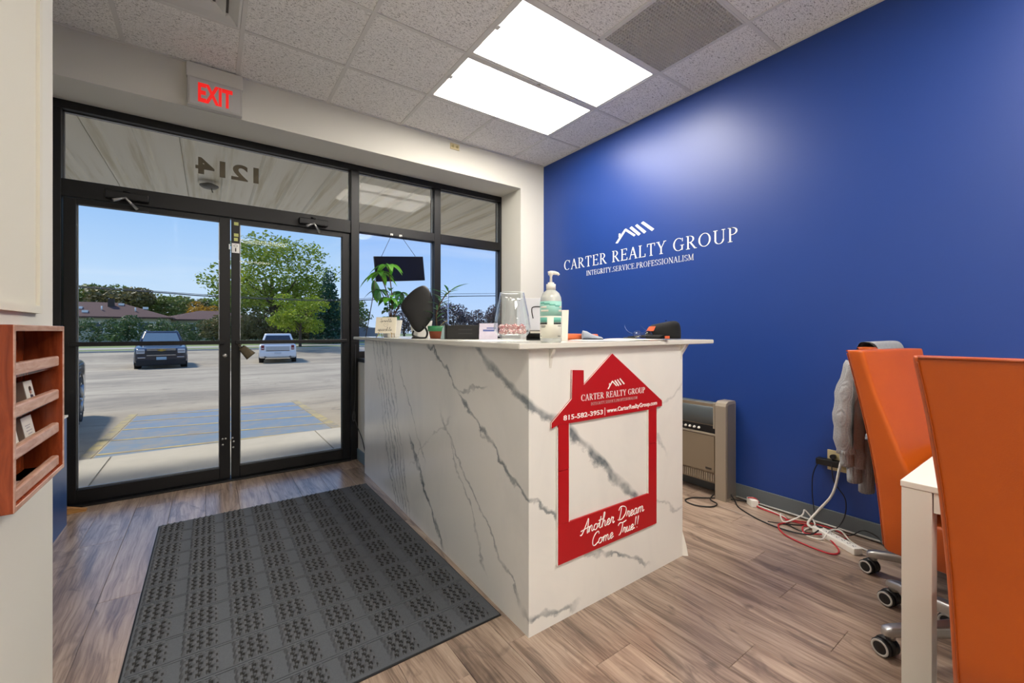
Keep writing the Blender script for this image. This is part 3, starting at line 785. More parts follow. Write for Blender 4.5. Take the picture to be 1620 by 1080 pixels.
for dx in (-.022, .022):
    b = MB(); b.lathe([(.013, 0), (.013, .003), (0, .0035)], 12, (1.9235 + dx, HY - .0115, 2.953), 'y'); b.box(1.9235 + dx - .006, 1.9235 + dx - .003, HY - .012, HY - .008, 2.95, 2.958)
    part('socket', b, mat('socket_tan', 'b9a976', .5), t)

# ---------------------------------------------------------------- floor mat
t = thing('floor_mat', 'charcoal waffle-block entrance mat in front of the counter', 'mat', (.37, 2.38, 0))
M_mat = mat('mat_charcoal', '4e5156', .95, var=.25, vscale=160)
M_matb = mat('mat_band', '50545a', .95, var=.25, vscale=200)
MX0, MX1, MY0, MY1 = -.242, .978, 1.455, 3.30
bxo('rubber_backing', MX0 - .006, MX1 + .006, MY0 - .006, MY1 + .006, .0, .004, M_rubber_pitshade, t, bev=.0012)
bxo('pile_base', MX0, MX1, MY0, MY1, .004, .007, M_matb, t)
nx, ny = 8, 12; cw, ch = (MX1 - MX0) / nx, (MY1 - MY0) / ny
def pad_mesh(w, h):
    b = MB(); n, k = 36, 28; vs = []; fs = []
    for j in range(k + 1):
        for i in range(n + 1):
            u, v = i / n, j / k
            a = math.sin(u * PI * 8 + (PI / 2 if int(v * 7) % 2 else 0)) * math.sin(v * PI * 7)
            edge = min(1, min(u, 1 - u, v, 1 - v) * 14)
            vs.append((u * w - w / 2, v * h - h / 2, (.0055 + .0085 * max(-.65, min(.65, a * 1.25))) * edge))
    for j in range(k):
        for i in range(n):
            q = j * (n + 1) + i; fs.append((q, q + 1, q + n + 2, q + n + 1))
    b.add(vs, fs, True)
    b.m = [1 if sum(vs[i][2] for i in f) / 4 < .0040 and min(min(abs(vs[i][0]) for i in f) / w * 2, .9) < .88 and max(abs(vs[i][1]) for i in f) / h * 2 < .93 and max(abs(vs[i][0]) for i in f) / w * 2 < .93 else 0 for f in fs]  # low faces coloured dark: painted shade in the pits between bumps
    return b.mesh('waffle_block', [M_mat, M_rubber_pitshade])
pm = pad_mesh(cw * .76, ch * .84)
bar = MB(); bar.box(-cw * .49, cw * .49, -.004, .004, 0, .0022); barm = bar.mesh('rib', M_mat)
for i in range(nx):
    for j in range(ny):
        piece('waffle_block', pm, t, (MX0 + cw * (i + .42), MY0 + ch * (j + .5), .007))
o = MB()
for j in range(1, ny):
    for d in (-.006, .006):
        o.box(MX0 + .01, MX1 - .01, MY0 + ch * j + d - .0028, MY0 + ch * j + d + .0028, .007, .0092)
part('ribs', o, M_matb, t)

# ---------------------------------------------------------------- reception counter
t = thing('reception_counter', 'white marble reception counter with grey veins', 'counter', (1.5, 2.2, 0))
C0, C1, C2 = (.997, 1.281), (1.052, 3.575), (2.018, 1.281)
b = MB(); b.prism([C0, (C0[0] + .014, C0[1] + .014), (C1[0] + .014, C1[1]), C1], .0, 1.108, 'z'); part('side_panel', b, M_marble, t)
b = MB(); b.prism([C0, C2, (C2[0], C2[1] + .014), (C0[0] + .014, C0[1] + .014)], .0, 1.108, 'z'); part('front_panel', b, M_marble, t)
b = MB(); b.prism([(1.013, 1.297), (2.012, 1.297), (2.012, 1.40), (1.12, 1.40), (1.16, 3.57), (1.068, 3.57)], 0, 1.107, 'z'); part('stud_wall', b, M_white, t)
# the marble skin peels at the foot of the far corner
b = MB(); b.add([(2.018, 1.281, .13), (2.018, 1.281, .0), (2.040, 1.262, .0), (2.035, 1.268, .05)], [(0, 1, 2, 3)]); b.add([(2.018, 1.283, .13), (2.018, 1.284, .0), (2.041, 1.264, .0), (2.036, 1.270, .05)], [(3, 2, 1, 0)])
part('peeled_edge', b, M_whitepl, t)
b = MB()
top = [(.928, 1.250), (2.270, 1.250), (2.270, 1.62), (1.52, 1.80), (1.48, 3.60), (.975, 3.63)]
b.prism(top, 1.109, 1.131, 'z')
bm = bmesh.new(); vs = [bm.verts.new(v) for v in b.v]; [bm.faces.new([vs[i] for i in f]) for f in b.f]
bmesh.ops.bevel(bm, geom=list(bm.edges), offset=.003, segments=2, affect='EDGES')
b = MB(); b.from_bm(bm, smooth=False)
M_top = mat('counter_top_white', 'dcdad2', .18, var=.02, vscale=4)
part('worktop', b, M_top, t)
for bx in (1.10, 2.00):
    b = MB(); b.prism([(1.281, 1.108), (1.255, 1.108), (1.262, 1.09), (1.274, 1.07), (1.281, 1.03)], bx, bx + .012, 'x'); part('bracket', b, M_top, t)
b = MB(); b.prism([(2.02, 1.108), (2.11, 1.108), (2.03, 1.035), (2.02, 1.03)], 1.30, 1.315, 'y'); part('bracket', b, M_top, t)

# red house-shaped selfie frame on the counter front
FYS = 1.281
t = thing('house_sign', 'red house-shaped photo frame board with white lettering on counter', 'sign', (1.46, FYS, .236))
th0, th1 = FYS - .001, FYS - .009
b = MB(); b.prism([(1.105, .812), (1.215, .898), (1.218, 1.017), (1.284, 1.013), (1.284, .950), (1.462, 1.078), (1.828, .833), (1.828, .806), (1.784, .806), (1.784, .800), (1.138, .800), (1.105, .790)], th0, th1, 'y'); part('roof_panel', b, M_red, t)
b = MB()
b.prism([(1.1425, .614), (1.201, .614), (1.201, .7995), (1.1425, .7995)], th0, th1, 'y'); part('frame_post', b, M_red, t)
b = MB(); b.prism([(1.1425, .396), (1.201, .396), (1.201, .612), (1.1425, .612)], th0, th1, 'y'); part('frame_post', b, M_red, t)
b = MB(); b.prism([(1.72, .634), (1.784, .634), (1.784, .7995), (1.72, .7995)], th0, th1, 'y'); part('frame_post', b, M_red, t)
b = MB(); b.prism([(1.72, .396), (1.784, .396), (1.784, .632), (1.72, .632)], th0, th1, 'y'); part('frame_post', b, M_red, t)
b = MB(); b.prism([(1.138, .236), (1.784, .236), (1.784, .3955), (1.138, .3955)], th0, th1, 'y'); part('base_panel', b, M_red, t)
b = MB()   # white cut edge of the board
for (p, q) in (((1.201, .396), (1.201, .8)), ((1.72, .396), (1.72, .8)), ((1.138, .236), (1.138, .79))):
    b.box(p[0] - .0025, p[0] + .0005, th1 - .0003, th0, p[1], q[1])
for (p, q) in (((1.105, .812), (1.215, .898)), ((1.215, .898), (1.218, 1.017)), ((1.284, .950), (1.462, 1.078)), ((1.462, 1.078), (1.828, .833)), ((1.105, .79), (1.105, .812))):
    b.tube([(p[0], th1 + .002, p[1]), (q[0], th1 + .002, q[1])], .0018, 5)
part('cut_edge', b, M_whitepl, t)
RX = Matrix.Rotation(PI / 2, 4, 'X')
def onf(x, z): return Matrix.Translation((x, th1 - .0004, z)) @ RX
serif_words('CARTER REALTY GROUP', onf(1.268, .884), .425, .027, .0012, .06, 1.05, M_paint_white, t)
b = MB(); serif_text(b, 'INTEGRITY.SERVICE.PROFESSIONALISM', onf(1.325, .860), .31, .013, weight=.9); part('motto_lettering', b, mat('sign_grey', 'c9a8a6', .5), t)
b = MB(); roof_logo(b, onf(1.430, .922), .115, .042); part('roof_logo', b, M_paint_white, t)
lettering('phone_lettering', '815-582-3953', .022, onf(1.168, .8145), M_paint_white, t, .232, .0205, offset=.0003)
bxo('divider', 1.412, 1.414, th1 - .0012, th1, .808, .842, M_paint_white, t)
lettering('web_lettering', 'www.CarterRealtyGroup.com', .022, onf(1.426, .811), M_paint_white, t, .360, .026, offset=.0003)
script_words('Another Dream', onf(1.268, .322), .415, .058, .0022, M_paint_white, t)
script_words('Come True!!', onf(1.330, .256), .315, .054, .0022, M_paint_white, t)

# ---------------------------------------------------------------- lettering on the blue wall
t = thing('wall_lettering', 'white company lettering and roof logo on the blue wall', 'lettering', (BX, 2.4, 1.72))
def onb(y, z): return Matrix.Translation((BX - .0006, y, z)) @ Matrix(((0, 0, -1, 0), (-1, 0, 0, 0), (0, 1, 0, 0), (0, 0, 0, 1)))
serif_words('CARTER REALTY GROUP', onb(3.298, 1.815), 1.805, .104, .0015, .08, .86, M_paint_white, t)
b = MB(); serif_text(b, 'INTEGRITY.SERVICE.PROFESSIONALISM', onb(2.975, 1.727), 1.142, .048, .0015, .07, .68); part('motto', b, M_paint_white, t)
b = MB(); roof_logo(b, onb(2.605, 1.985), .415, .135, .0015); part('roof_mark', b, M_paint_white, t)
# ---------------------------------------------------------------- things on the counter
CT = 1.1315
M_ceramic = mat('pot_white', 'd9d7d0', .35)
M_soil = mat('soil', '3a2418', .95, var=.3, vscale=80)
def leaf_mat(name, a, b2, tr=.35, sc=3.0):
    m = bpy.data.materials.new(name); m.use_nodes = True; MATS[name] = m; t = NT(m); b = t.n['Principled BSDF']
    tc = t.new('ShaderNodeTexCoord'); f = t.noise(tc.outputs['Object'], sc, 3, .6)
    c = t.ramp(f, [(.32, lin(a)), (.68, lin(b2))])
    t.l.new(c, b.inputs['Base Color']); b.inputs['Roughness'].default_value = .55
    tl = t.new('ShaderNodeBsdfTranslucent'); t.l.new(c, tl.inputs[0]); mx = t.new('ShaderNodeMixShader'); mx.inputs[0].default_value = tr
    t.l.new(b.outputs[0], mx.inputs[1]); t.l.new(tl.outputs[0], mx.inputs[2]); t.l.new(mx.outputs[0], t.n['Material Output'].inputs[0])
    return m
M_leafa = leaf_mat('leaf_bright', '2f7a1d', '6aa832', .4, 12)
M_leafb = leaf_mat('leaf_dark', '1c4a2a', '2f6a34', .3, 12)
M_stem = mat('stem_brown', '55402c', .8)
def leaf(mb, p, d, L, W, droop=.35, up=(0, 0, 1)):
    """a bent, pointed leaf from p along d"""
    p = Vector(p); d = Vector(d).normalized(); s = d.cross(Vector(up))
    if s.length < 1e-3: s = Vector((1, 0, 0))
    s.normalize(); n = s.cross(d); vs = []; N = 6
    for i in range(N + 1):
        t = i / N; w = W * .5 * (math.sin(PI * min(1, t * .92 + .06)) ** .8) * (1 if i < N else .05)
        c = p + d * (L * t) + Vector((0, 0, -droop * L * t * t)); k = n * (w * .35)
        vs += [c - s * w + k, c, c + s * w + k]
    fs = []
    for i in range(N):
        a = i * 3; fs += [(a, a + 1, a + 4, a + 3), (a + 1, a + 2, a + 5, a + 4)]
    mb.add(vs, fs, True)
def square_pot(t, cx, cy, h, w0, w1, m):
    rings = []
    for (z, w) in ((0, w0 * .9), (.006, w0), (h, w1), (h, w1 - .008), (h - .02, w1 - .012)):
        rings.append([(cx + p[0], cy + p[1], CT + z) for p in rrect(w / 2, w / 2, .008, 3)])
    b = MB(); b.loft(rings, smooth=False); o = part('pot', b, m, t)
    b = MB(); b.loft([[(cx + p[0], cy + p[1], CT + z) for p in rrect(w1 / 2 - .010, w1 / 2 - .010, .008, 3)] for z in (h - .02, h - .012)]); part('soil', b, M_soil, t)

# money tree in a white pot
t = thing('potted_plant', 'potted plant with drooping bright green leaves in square white pot', 'plant', (1.10, 3.04, CT))
PX, PY = 1.085, 3.03
square_pot(t, PX, PY, .125, .095, .125, M_ceramic)
rnd = random.Random(3)
b = MB(); tops = []
for k, (dx, dy, h) in enumerate(((-.03, .02, .47), (.0, -.01, .52), (.05, .03, .33), (-.02, -.02, .28), (.03, -.03, .24), (.06, 0.0, .27), (-.05, .0, .34))):
    q = smooth_path([(PX + dx * .2, PY + dy * .2, CT + .11), (PX + dx * .6, PY + dy * .6, CT + .11 + (h - .11) * .5), (PX + dx * 1.6 + (-.03 if k < 2 else 0), PY + dy * 1.4, CT + h)], 6)
    b.tube(q, .0042 if k < 2 else .003, 6); tops.append(q[-1])
part('stem', b, M_stem, t)
for k, tp in enumerate(tops):
    nl = 7 if k < 2 else 6; lb = MB()
    for i in range(nl):
        a = 2 * PI * i / nl + k; e = rnd.uniform(-.1, .5)
        leaf(lb, tp, (math.cos(a), math.sin(a), e), rnd.uniform(.11, .15) if k < 2 else rnd.uniform(.08, .12), .048 if k < 2 else .042, .75)
    part('leaf_whorl', lb, M_leafa if k in (0, 1, 3) else M_leafb, t)
for i in range(16):
    lb = MB(); a = rnd.uniform(0, 2 * PI); z = rnd.uniform(.14, .36); r = rnd.uniform(0, .05)
    leaf(lb, (PX + r * math.cos(a), PY + r * math.sin(a), CT + z), (math.cos(a), math.sin(a), .35), rnd.uniform(.06, .10), .045, .6)
    part('leaf', lb, M_leafb if i % 3 else M_leafa, t)
# thin leaning stake with a pair of leaves
t = thing('plant_stake', 'thin black stake with two leaves leaning by the window', 'plant stake', (1.02, 3.42, CT))
b = MB(); b.cyl((1.015, 3.42, CT), (1.06, 3.36, CT + .355), .0035, 6); part('stake', b, M_blackpl, t)
for a in (-.5, .8):
    b = MB(); leaf(b, (1.06, 3.36, CT + .45), (math.cos(a) * .3, .2 * math.sin(a), -.9), .17, .06, .1, up=(0, 1, 0)); part('leaf', b, M_leafb if a < 0 else M_leafa, t)
b = MB(); b.cyl((1.06, 3.36, CT + .355), (1.065, 3.35, CT + .46), .0025, 5); part('twig', b, M_stem, t)

# small card on an easel in front of the plant
t = thing('easel_card', 'small cream card with script lettering on a gold easel', 'sign', (1.0, 2.98, CT))
cx, cy = 1.005, 2.93
ux = Vector((.80, -.60, 0)); fr_n = Vector((-.60, -.80, 0))
Mc = Matrix(((ux.x, -.0, fr_n.x, cx), (ux.y, -.0, fr_n.y, cy), (0, 1, 0, CT + .032), (0, 0, 0, 1))) @ Matrix.Rotation(math.radians(-14), 4, 'X')
b = MB(); b.box(-.072, .072, 0, .115, -.004, .004); part('card', b, mat('card_cream', 'e6dfcb', .7), t, Mc)
b = MB(); script_text(b, 'Sprinkle', Mc @ Matrix.Translation((-.045, .080, .0045)), .085, .024, .0008); part('script', b, M_blackpl, t)
b = MB(); script_text(b, 'sparkle', Mc @ Matrix.Translation((-.055, .016, .0045)), .10, .026, .0008); part('script', b, M_blackpl, t)
b = MB(); b.tube(smooth_path([Mc @ Vector(p) for p in ((0, .045, .0045), (-.016, .060, .0045), (-.010, .070, .0045), (0, .062, .0045), (.010, .070, .0045), (.016, .060, .0045))], 4, True), .0006, 5, closed=True); part('heart', b, mat('ink_grey', '8a8578', .6), t)
M_gold = mat('gold_wire', 'a8843a', .35, metal=.7)
for sx in (-.045, .045):
    b = MB()
    b.tube([Mc @ Vector((sx, -.0, .014)), Mc @ Vector((sx, -.006, -.01)), Mc @ Vector((sx, .06, -.02))], .0022, 6)
    b.tube([Mc @ Vector((sx, -.003, .0)), (Mc @ Vector((sx * 1.2, 0, .03))).xy[:] + (CT + .002,)], .0022, 6); b.tube([Mc @ Vector((sx, .05, -.018)), (Mc @ Vector((sx, 0, -.07))).xy[:] + (CT + .002,)], .0022, 6)
    part('easel_leg', b, M_gold, t)

# second white pot, mostly behind the black mirror
t = thing('potted_plant', 'square white pot with dark leaves behind the black mirror', 'plant', (1.16, 2.66, CT))
square_pot(t, 1.155, 2.66, .115, .09, .118, M_ceramic)
for i in range(14):
    b = MB(); a = rnd.uniform(0, 6.3); leaf(b, (1.155, 2.66, CT + .10 + .012 * i), (math.cos(a), math.sin(a), .8), rnd.uniform(.08, .13), .035, .5); part('leaf', b, M_leafb, t)
b = MB(); b.cyl((1.155, 2.66, CT + .10), (1.155, 2.66, CT + .28), .004, 6); part('stem', b, M_stem, t)

# black vanity mirror seen from behind
t = thing('vanity_mirror', 'black rounded tabletop mirror seen from behind on a curved stand', 'mirror', (1.06, 2.50, CT))
Mm = Matrix.Translation((1.06, 2.50, CT + .185)) @ Matrix.Rotation(math.radians(-32), 4, 'Z') @ Matrix.Rotation(math.radians(-8), 4, 'X')
out = smooth_path([(.028, .150, 0), (.062, .136, 0), (.086, .09, 0), (.098, .02, 0), (.094, -.05, 0), (.062, -.105, 0), (.018, -.146, 0), (-.02, -.128, 0), (-.06, -.062, 0), (-.098, .0, 0), (-.092, .048, 0), (-.03, .118, 0)], 4, True)
rings = []
for (s, d) in ((.0, -.014), (.35, -.0138), (.7, -.012), (.92, -.007), (1.0, 0), (1.0, .006), (.97, .008)):
    rings.append([(p.x * max(s, .001), d, p.y * max(s, .001)) for p in out])
b = MB(); b.loft(rings); part('shell', b, mat('mirror_shell_black', '0c0c0c', .6), t, Mm)
b = MB(); b.loft([[(p.x * .94, d, p.y * .94) for p in out] for d in (.0082, .0095)], smooth=False); part('mirror_glass', b, M_chrome, t, Mm)
b = MB(); b.tube(smooth_path([(1.06, 2.497, CT + .055), (1.085, 2.46, CT + .075), (1.105, 2.45, CT + .04), (1.09, 2.44, CT + .006), (1.055, 2.45, CT + .005), (1.02, 2.47, CT + .02), (1.035, 2.50, CT + .045)], 6), .006, 8); part('stand', b, M_blackpl, t)
b = MB(); b.lathe([(.045, 0), (.045, .006), (.040, .009), (0, .009)], 20, (1.07, 2.50, CT)); part('foot', b, M_blackpl, t)

# green and terracotta pot with a spiky plant
t = thing('potted_plant', 'spiky dark plant in a green-rimmed terracotta pot', 'plant', (1.15, 2.40, CT))
b = MB(); b.lathe([(.040, 0), (.044, .003), (.052, .045), (.052, .047)], 24, (1.15, 2.40, CT)); part('pot', b, mat('terracotta', '7d3a1c', .6, var=.2, vscale=30), t)
b = MB(); b.lathe([(.052, .045), (.058, .047), (.060, .078), (.056, .078), (.052, .068), (0, .068)], 24, (1.15, 2.40, CT)); part('pot_rim', b, mat('pot_green', '2f7a4c', .35, var=.35, vscale=30), t)
b = MB(); q = smooth_path([(1.15, 2.40, CT + .06), (1.155, 2.42, CT + .16), (1.19, 2.40, CT + .25), (1.23, 2.38, CT + .30)], 6); b.tube(q, .004, 6); part('stem', b, M_stem, t)
for i in range(22):
    b = MB(); k = 3 + i * (len(q) - 4) // 22; a = i * 2.4
    leaf(b, q[k], (math.cos(a), math.sin(a), .55), .085 + .03 * (i % 3), .014, .25); part('leaf', b, M_leafb, t)
for i in range(3):
    b = MB(); leaf(b, q[-1], (.8, -.35 + .3 * i, .5), .14, .012, .15); part('leaf', b, M_leafb, t)
b = MB(); b.tube(smooth_path([(1.15, 2.40, CT + .06), (1.18, 2.37, CT + .10), (1.20, 2.36, CT + .11)], 4), .002, 5); part('dry_stem', b, mat('dry_stem', 'a08a60', .8), t)

# black file box, leaflets
t = thing('file_box', 'low black box with grey end panel on the counter', 'box', (1.20, 2.16, CT))
Mf = Matrix.Translation((1.20, 2.17, CT)) @ Matrix.Rotation(math.radians(-35), 4, 'Z')
b = MB(); b.bevbox(-.088, .098, -.04, .04, 0, .080, .002); part('body', b, M_blackpl, t, Mf)
b = MB(); b.bevbox(-.098, -.089, -.044, .044, 0, .090, .002); part('end_panel', b, M_blackpl, t, Mf)
b = MB(); b.prism([(-.122, 0), (-.099, 0), (-.099, .082), (-.112, .06)], -.04, .04, 'y'); part('grey_end', b, mat('box_grey', '8ba0a3', .5), t, Mf)
b = MB()
for z in (.03, .052): b.box(-.02, .06, -.0406, -.040, z, z + .005)
part('handle_slot', b, mat('slot_grey', '2b2b2e', .5), t, Mf)
t = tag(part('leaflet', MB().box(-.050, .050, -.0008, .0008, 0, .09), mat('leaflet', 'd6cfe0', .5, var=.25, vscale=25), None, Matrix.Translation((1.225, 1.93, CT + .001)) @ Matrix.Rotation(math.radians(-38), 4, 'Z') @ Matrix.Rotation(math.radians(-14), 4, 'X')), 'pale glossy leaflet leaning beside the black file box', 'leaflet')
b = MB(); b.box(-.03, .035, -.0012, -.0008, .045, .055); b.box(-.01, .04, -.0012, -.0008, .06, .066)
part('printed_band', b, mat('leaflet_blue', '5666a8', .5), t, Matrix.Translation((1.225, 1.93, CT + .001)) @ Matrix.Rotation(math.radians(-38), 4, 'Z') @ Matrix.Rotation(math.radians(-14), 4, 'X'))
b = MB(); b.tube(smooth_path([(1.235, 2.02, CT + .07), (1.26, 2.0, CT + .06), (1.285, 1.975, CT + .035), (1.29, 1.955, CT + .003)], 5), .003, 6)
b.tube([(1.235, 2.02, CT + .07), (1.22, 2.04, CT + .003)], .003, 6)
tag(part('wire_clip', b, M_blackpl), 'thin dark wire hoop between black box and glass bowl', 'wire')
o = tag(bxo('paper_sheet', 1.0, 1.22, 1.56, 1.86, CT, CT + .0012, M_paint_white), 'white paper sheet lying between the bowl and black box', 'paper')

# glass bowl with mints
t = thing('glass_bowl', 'tapered clear glass bowl holding red and white mints', 'bowl', (1.022, 1.425, CT))
BC = (1.022, 1.425, CT)
prof = [(0, .0), (.050, .0), (.050, .018), (.048, .022), (.060, .026), (.074, .045), (.0775, .06), (.070, .11), (.058, .165), (.050, .205),
        (.0475, .205), (.0555, .165), (.0675, .11), (.075, .06), (.071, .046), (.056, .030), (0, .028)]
b = MB(); b.lathe(prof, 40, BC); part('vessel', b, M_crystal, t)
b = MB(); b.lathe([(.0485, .2045), (.0502, .2065), (.050, .2045)], 40, BC, ring=True); part('rim', b, mat('rim_glass', 'dfe6e6', .1, spec=.8), t)
M_mintw = mat('mint_white', 'fbf5ee', .3); M_mintr = mat('mint_red', 'c8202a', .3)
b0 = MB(); b0.lathe([(0, -.0045), (.008, -.0045), (.0105, 0), (.008, .0045), (0, .0045)], 14)
b0.mi = 1
for k in range(6):
    a = k * PI / 3; pts = []
    for i in range(4):
        r = .0015 + .0088 * i / 3; aa = a + .9 * i / 3; pts.append((r * math.cos(aa), r * math.sin(aa), .0047 - .003 * (i / 3) ** 3))
    b0.tube(pts, [.0007, .0012, .0018, .0018], 5); b0.tube([(p[0], p[1], -p[2]) for p in pts], [.0007, .0012, .0018, .0018], 5)
mint_me = b0.mesh('mint', [M_mintw, M_mintr])
wr = MB()
for sg in (-1, 1):
    wr.add([(sg * .009, -.002, 0), (sg * .009, .002, 0), (sg * .020, .008, .003), (sg * .021, 0, -.002), (sg * .020, -.008, .003)], [(0, 1, 2, 3), (0, 3, 4)])
wr_me = wr.mesh('wrapper', glass_mat('wrapper_film', (.96, .95, .95), 1.0, 1.5, .1))
for i in range(22):
    lay = i // 11; r = (.050 if i % 11 < 8 else .020) * (1 - .05 * lay); a = i * 2 * PI / 8 + lay * .4
    W = Matrix.Translation((BC[0] + r * math.cos(a), BC[1] + r * math.sin(a), CT + .042 + .020 * lay + rnd.uniform(0, .004))) @ Matrix.Rotation(a * 1.7, 4, 'Z') @ Matrix.Rotation(rnd.uniform(.6, 1.5), 4, 'X')
    m_ = put(bpy.data.objects.new('mint', mint_me), None, W); tag(m_, 'red and white swirl mint inside the glass bowl', 'candy', 'mints in the glass bowl')
    w_ = put(bpy.data.objects.new('wrapper', wr_me), m_, W)

# hand sanitizer pump bottle
t = thing('sanitizer_bottle', 'clear pump bottle of hand sanitizer with teal label', 'bottle', (1.150, 1.328, CT))
SB = (1.150, 1.328, CT)
prof = [(0, 0), (.040, 0), (.0445, .004), (.0445, .165), (.042, .185), (.034, .203), (.022, .213), (.017, .217), (.017, .228), (0, .228)]
b = MB(); b.lathe(prof, 32, SB); part('bottle', b, mat('gel_clear', 'edf1ec', .10, trans=.45, spec=.5), t)
def lab_band(z0, z1, m, a0, a1, r=.0449, name='label'):
    b = MB(); n = 14; vs = []
    for i in range(n + 1):
        a = math.radians(a0 + (a1 - a0) * i / n)
        for (rr, z) in ((r, z0), (r, z1), (r + .0004, z1), (r + .0004, z0)): vs.append((SB[0] + rr * math.cos(a), SB[1] + rr * math.sin(a), CT + z))
    fs = []
    for i in range(n):
        for j in range(4): fs.append((i * 4 + j, i * 4 + (j + 1) % 4, i * 4 + 4 + (j + 1) % 4, i * 4 + 4 + j))
    b.add(vs, fs, True); return part(name, b, m, t)
FA = 221      # the side of the bottle that faces the room
M_lw = mat('label_white', 'e8e8dc', .4); M_lt = mat('label_teal', '9fd8cc', .4); M_ld = mat('label_dark', '25302f', .4); M_lt2 = mat('label_teal_dark', '6ebfae', .4)
lab_band(.018, .108, M_lw, FA - 80, FA + 80)
lab_band(.108, .168, M_lt, FA - 80, FA + 80)
for (a0, a1) in ((FA - 68, FA - 12), (FA + 22, FA + 72)):
    lab_band(.082, .102, M_lt2, a0, a1, .0454, 'label_block'); lab_band(.074, .081, M_ld, a0, a1, .0454, 'label_block')
for i, z in enumerate((.160, .156, .152, .148)): lab_band(z - .002, z + .004, M_lt2, FA - 60 + i * 30, FA - 28 + i * 30, .0454, 'label_swoosh')
for (z, a0, a1) in ((.066, FA - 55, FA - 20), (.061, FA - 50, FA - 24), (.066, FA + 45, FA + 70), (.025, FA - 62, FA - 48), (.025, FA + 45, FA + 65)): lab_band(z, z + .0022, M_ld, a0, a1, .0454, 'label_line')
for (z, a0, a1) in ((.140, FA - 55, FA - 15), (.125, FA - 55, FA - 5), (.140, FA + 55, FA + 78), (.125, FA + 50, FA + 78)): lab_band(z, z + .008, M_lw, a0, a1, .0454, 'label_line')
b = MB(); b.lathe([(.0195, .216), (.0195, .240), (.013, .241), (.013, .247), (0, .247)], 20, SB); part('collar', b, M_whitepl, t)
b = MB(); b.lathe([(.006, .246), (.0048, .27), (.0075, .278), (.011, .281), (.011, .287), (0, .289)], 14, SB)
hd = Vector((.813, -.582, 0))
q = [Vector((SB[0], SB[1], CT + .284)) + hd * a + Vector((0, 0, z)) for a, z in ((-.012, .001), (.0, .003), (.016, .003), (.028, .0), (.034, -.006))]
b.tube(q, [.008, .009, .0075, .006, .0045], 10); part('pump', b, M_whitepl, t)

# binder with blue spine on a black tray, folded card, orange tube
t = thing('letter_tray', 'black letter tray holding a white binder', 'tray', (1.42, 1.70, CT))
Mt = Matrix.Translation((1.40, 1.705, CT)) @ Matrix.Rotation(math.radians(-38), 4, 'Z')
b = MB(); b.box(-.07, .07, -.05, .05, 0, .006); b.box(-.07, -.066, -.05, .05, .006, .05); b.box(.066, .07, -.05, .05, .006, .05); b.box(-.066, .066, .046, .05, .006, .05); part('tray', b, M_blackpl, t, Mt)
b = MB(); b.box(-.064, .064, -.046, .044, .03, .034); part('shelf', b, M_blackpl, t, Mt)
b = MB(); b.box(-.05, .05, -.044, .03, .036, .046); part('notepad', b, mat('pad_paper', 'c9c4b6', .7), t, Mt)
Mb = Mt @ Matrix.Translation((-.005, .0, .052))
t = thing('ring_binder', 'white ring binder with blue spine standing behind the bowl', 'binder', tuple(Mb.translation))
b = MB(); b.bevbox(-.115, .052, -.008, .008, 0, .165, .002); part('cover', b, mat('binder_white', 'cfd2da', .4), t, Mb)
b = MB(); b.bevbox(.052, .075, -.010, .012, 0, .165, .002); part('spine', b, mat('binder_blue', '2a5aa8', .4), t, Mb)
b = MB(); b.tube(smooth_path([(-.03, -.010, .06), (-.035, -.010, .115), (.01, -.010, .12), (.025, -.010, .115), (.03, -.010, .06)], 5), .0025, 6); part('handle', b, M_blackpl, t, Mb)
b = MB()
for (px, pz) in ((-.1, .155), (.04, .155), (.04, .015)): b.lathe([(.003, 0), (.003, .002), (0, .002)], 8, (px, -.010, pz), 'y')
part('rivet', b, M_blackpl, t, Mb)
b = MB(); b.add([(-.03, 0, 0), (.03, 0, 0), (.036, 0, .15), (-.024, 0, .15), (-.03, .002, 0), (.03, .002, 0), (.036, .002, .15), (-.024, .002, .15)], [(0, 1, 2, 3), (7, 6, 5, 4), (0, 4, 5, 1), (1, 5, 6, 2), (2, 6, 7, 3), (3, 7, 4, 0)])
o = part('folded_card', b, mat('card_white', 'e7e4da', .6), None, Matrix.Translation((1.392, 1.53, CT + .0005)) @ Matrix.Rotation(math.radians(-40), 4, 'Z') @ Matrix.Rotation(math.radians(-6), 4, 'X'))
tag(o, 'tall folded white card standing behind the sanitizer bottle', 'card')
b = MB(); b.tube([(1.37, 1.62, CT + .018), (1.375, 1.615, CT + .018), (1.63, 1.52, CT + .016)], [.016, .018, .015], 14)
o = tag(part('orange_tube', b, mat('orange_plastic', 'd2683a', .45)), 'orange tube lying behind the sanitizer bottle', 'tube')
b = MB(); b.lathe([(.0, -.002), (.013, -.002), (.013, .001), (0, .001)], 14); part('cap', b, mat('orange_cap', 'b5512a', .5), o, Matrix.Translation((1.368, 1.622, CT + .018)) @ Vector((-.005, .002, 0)).to_track_quat('Z', 'Y').to_matrix().to_4x4())

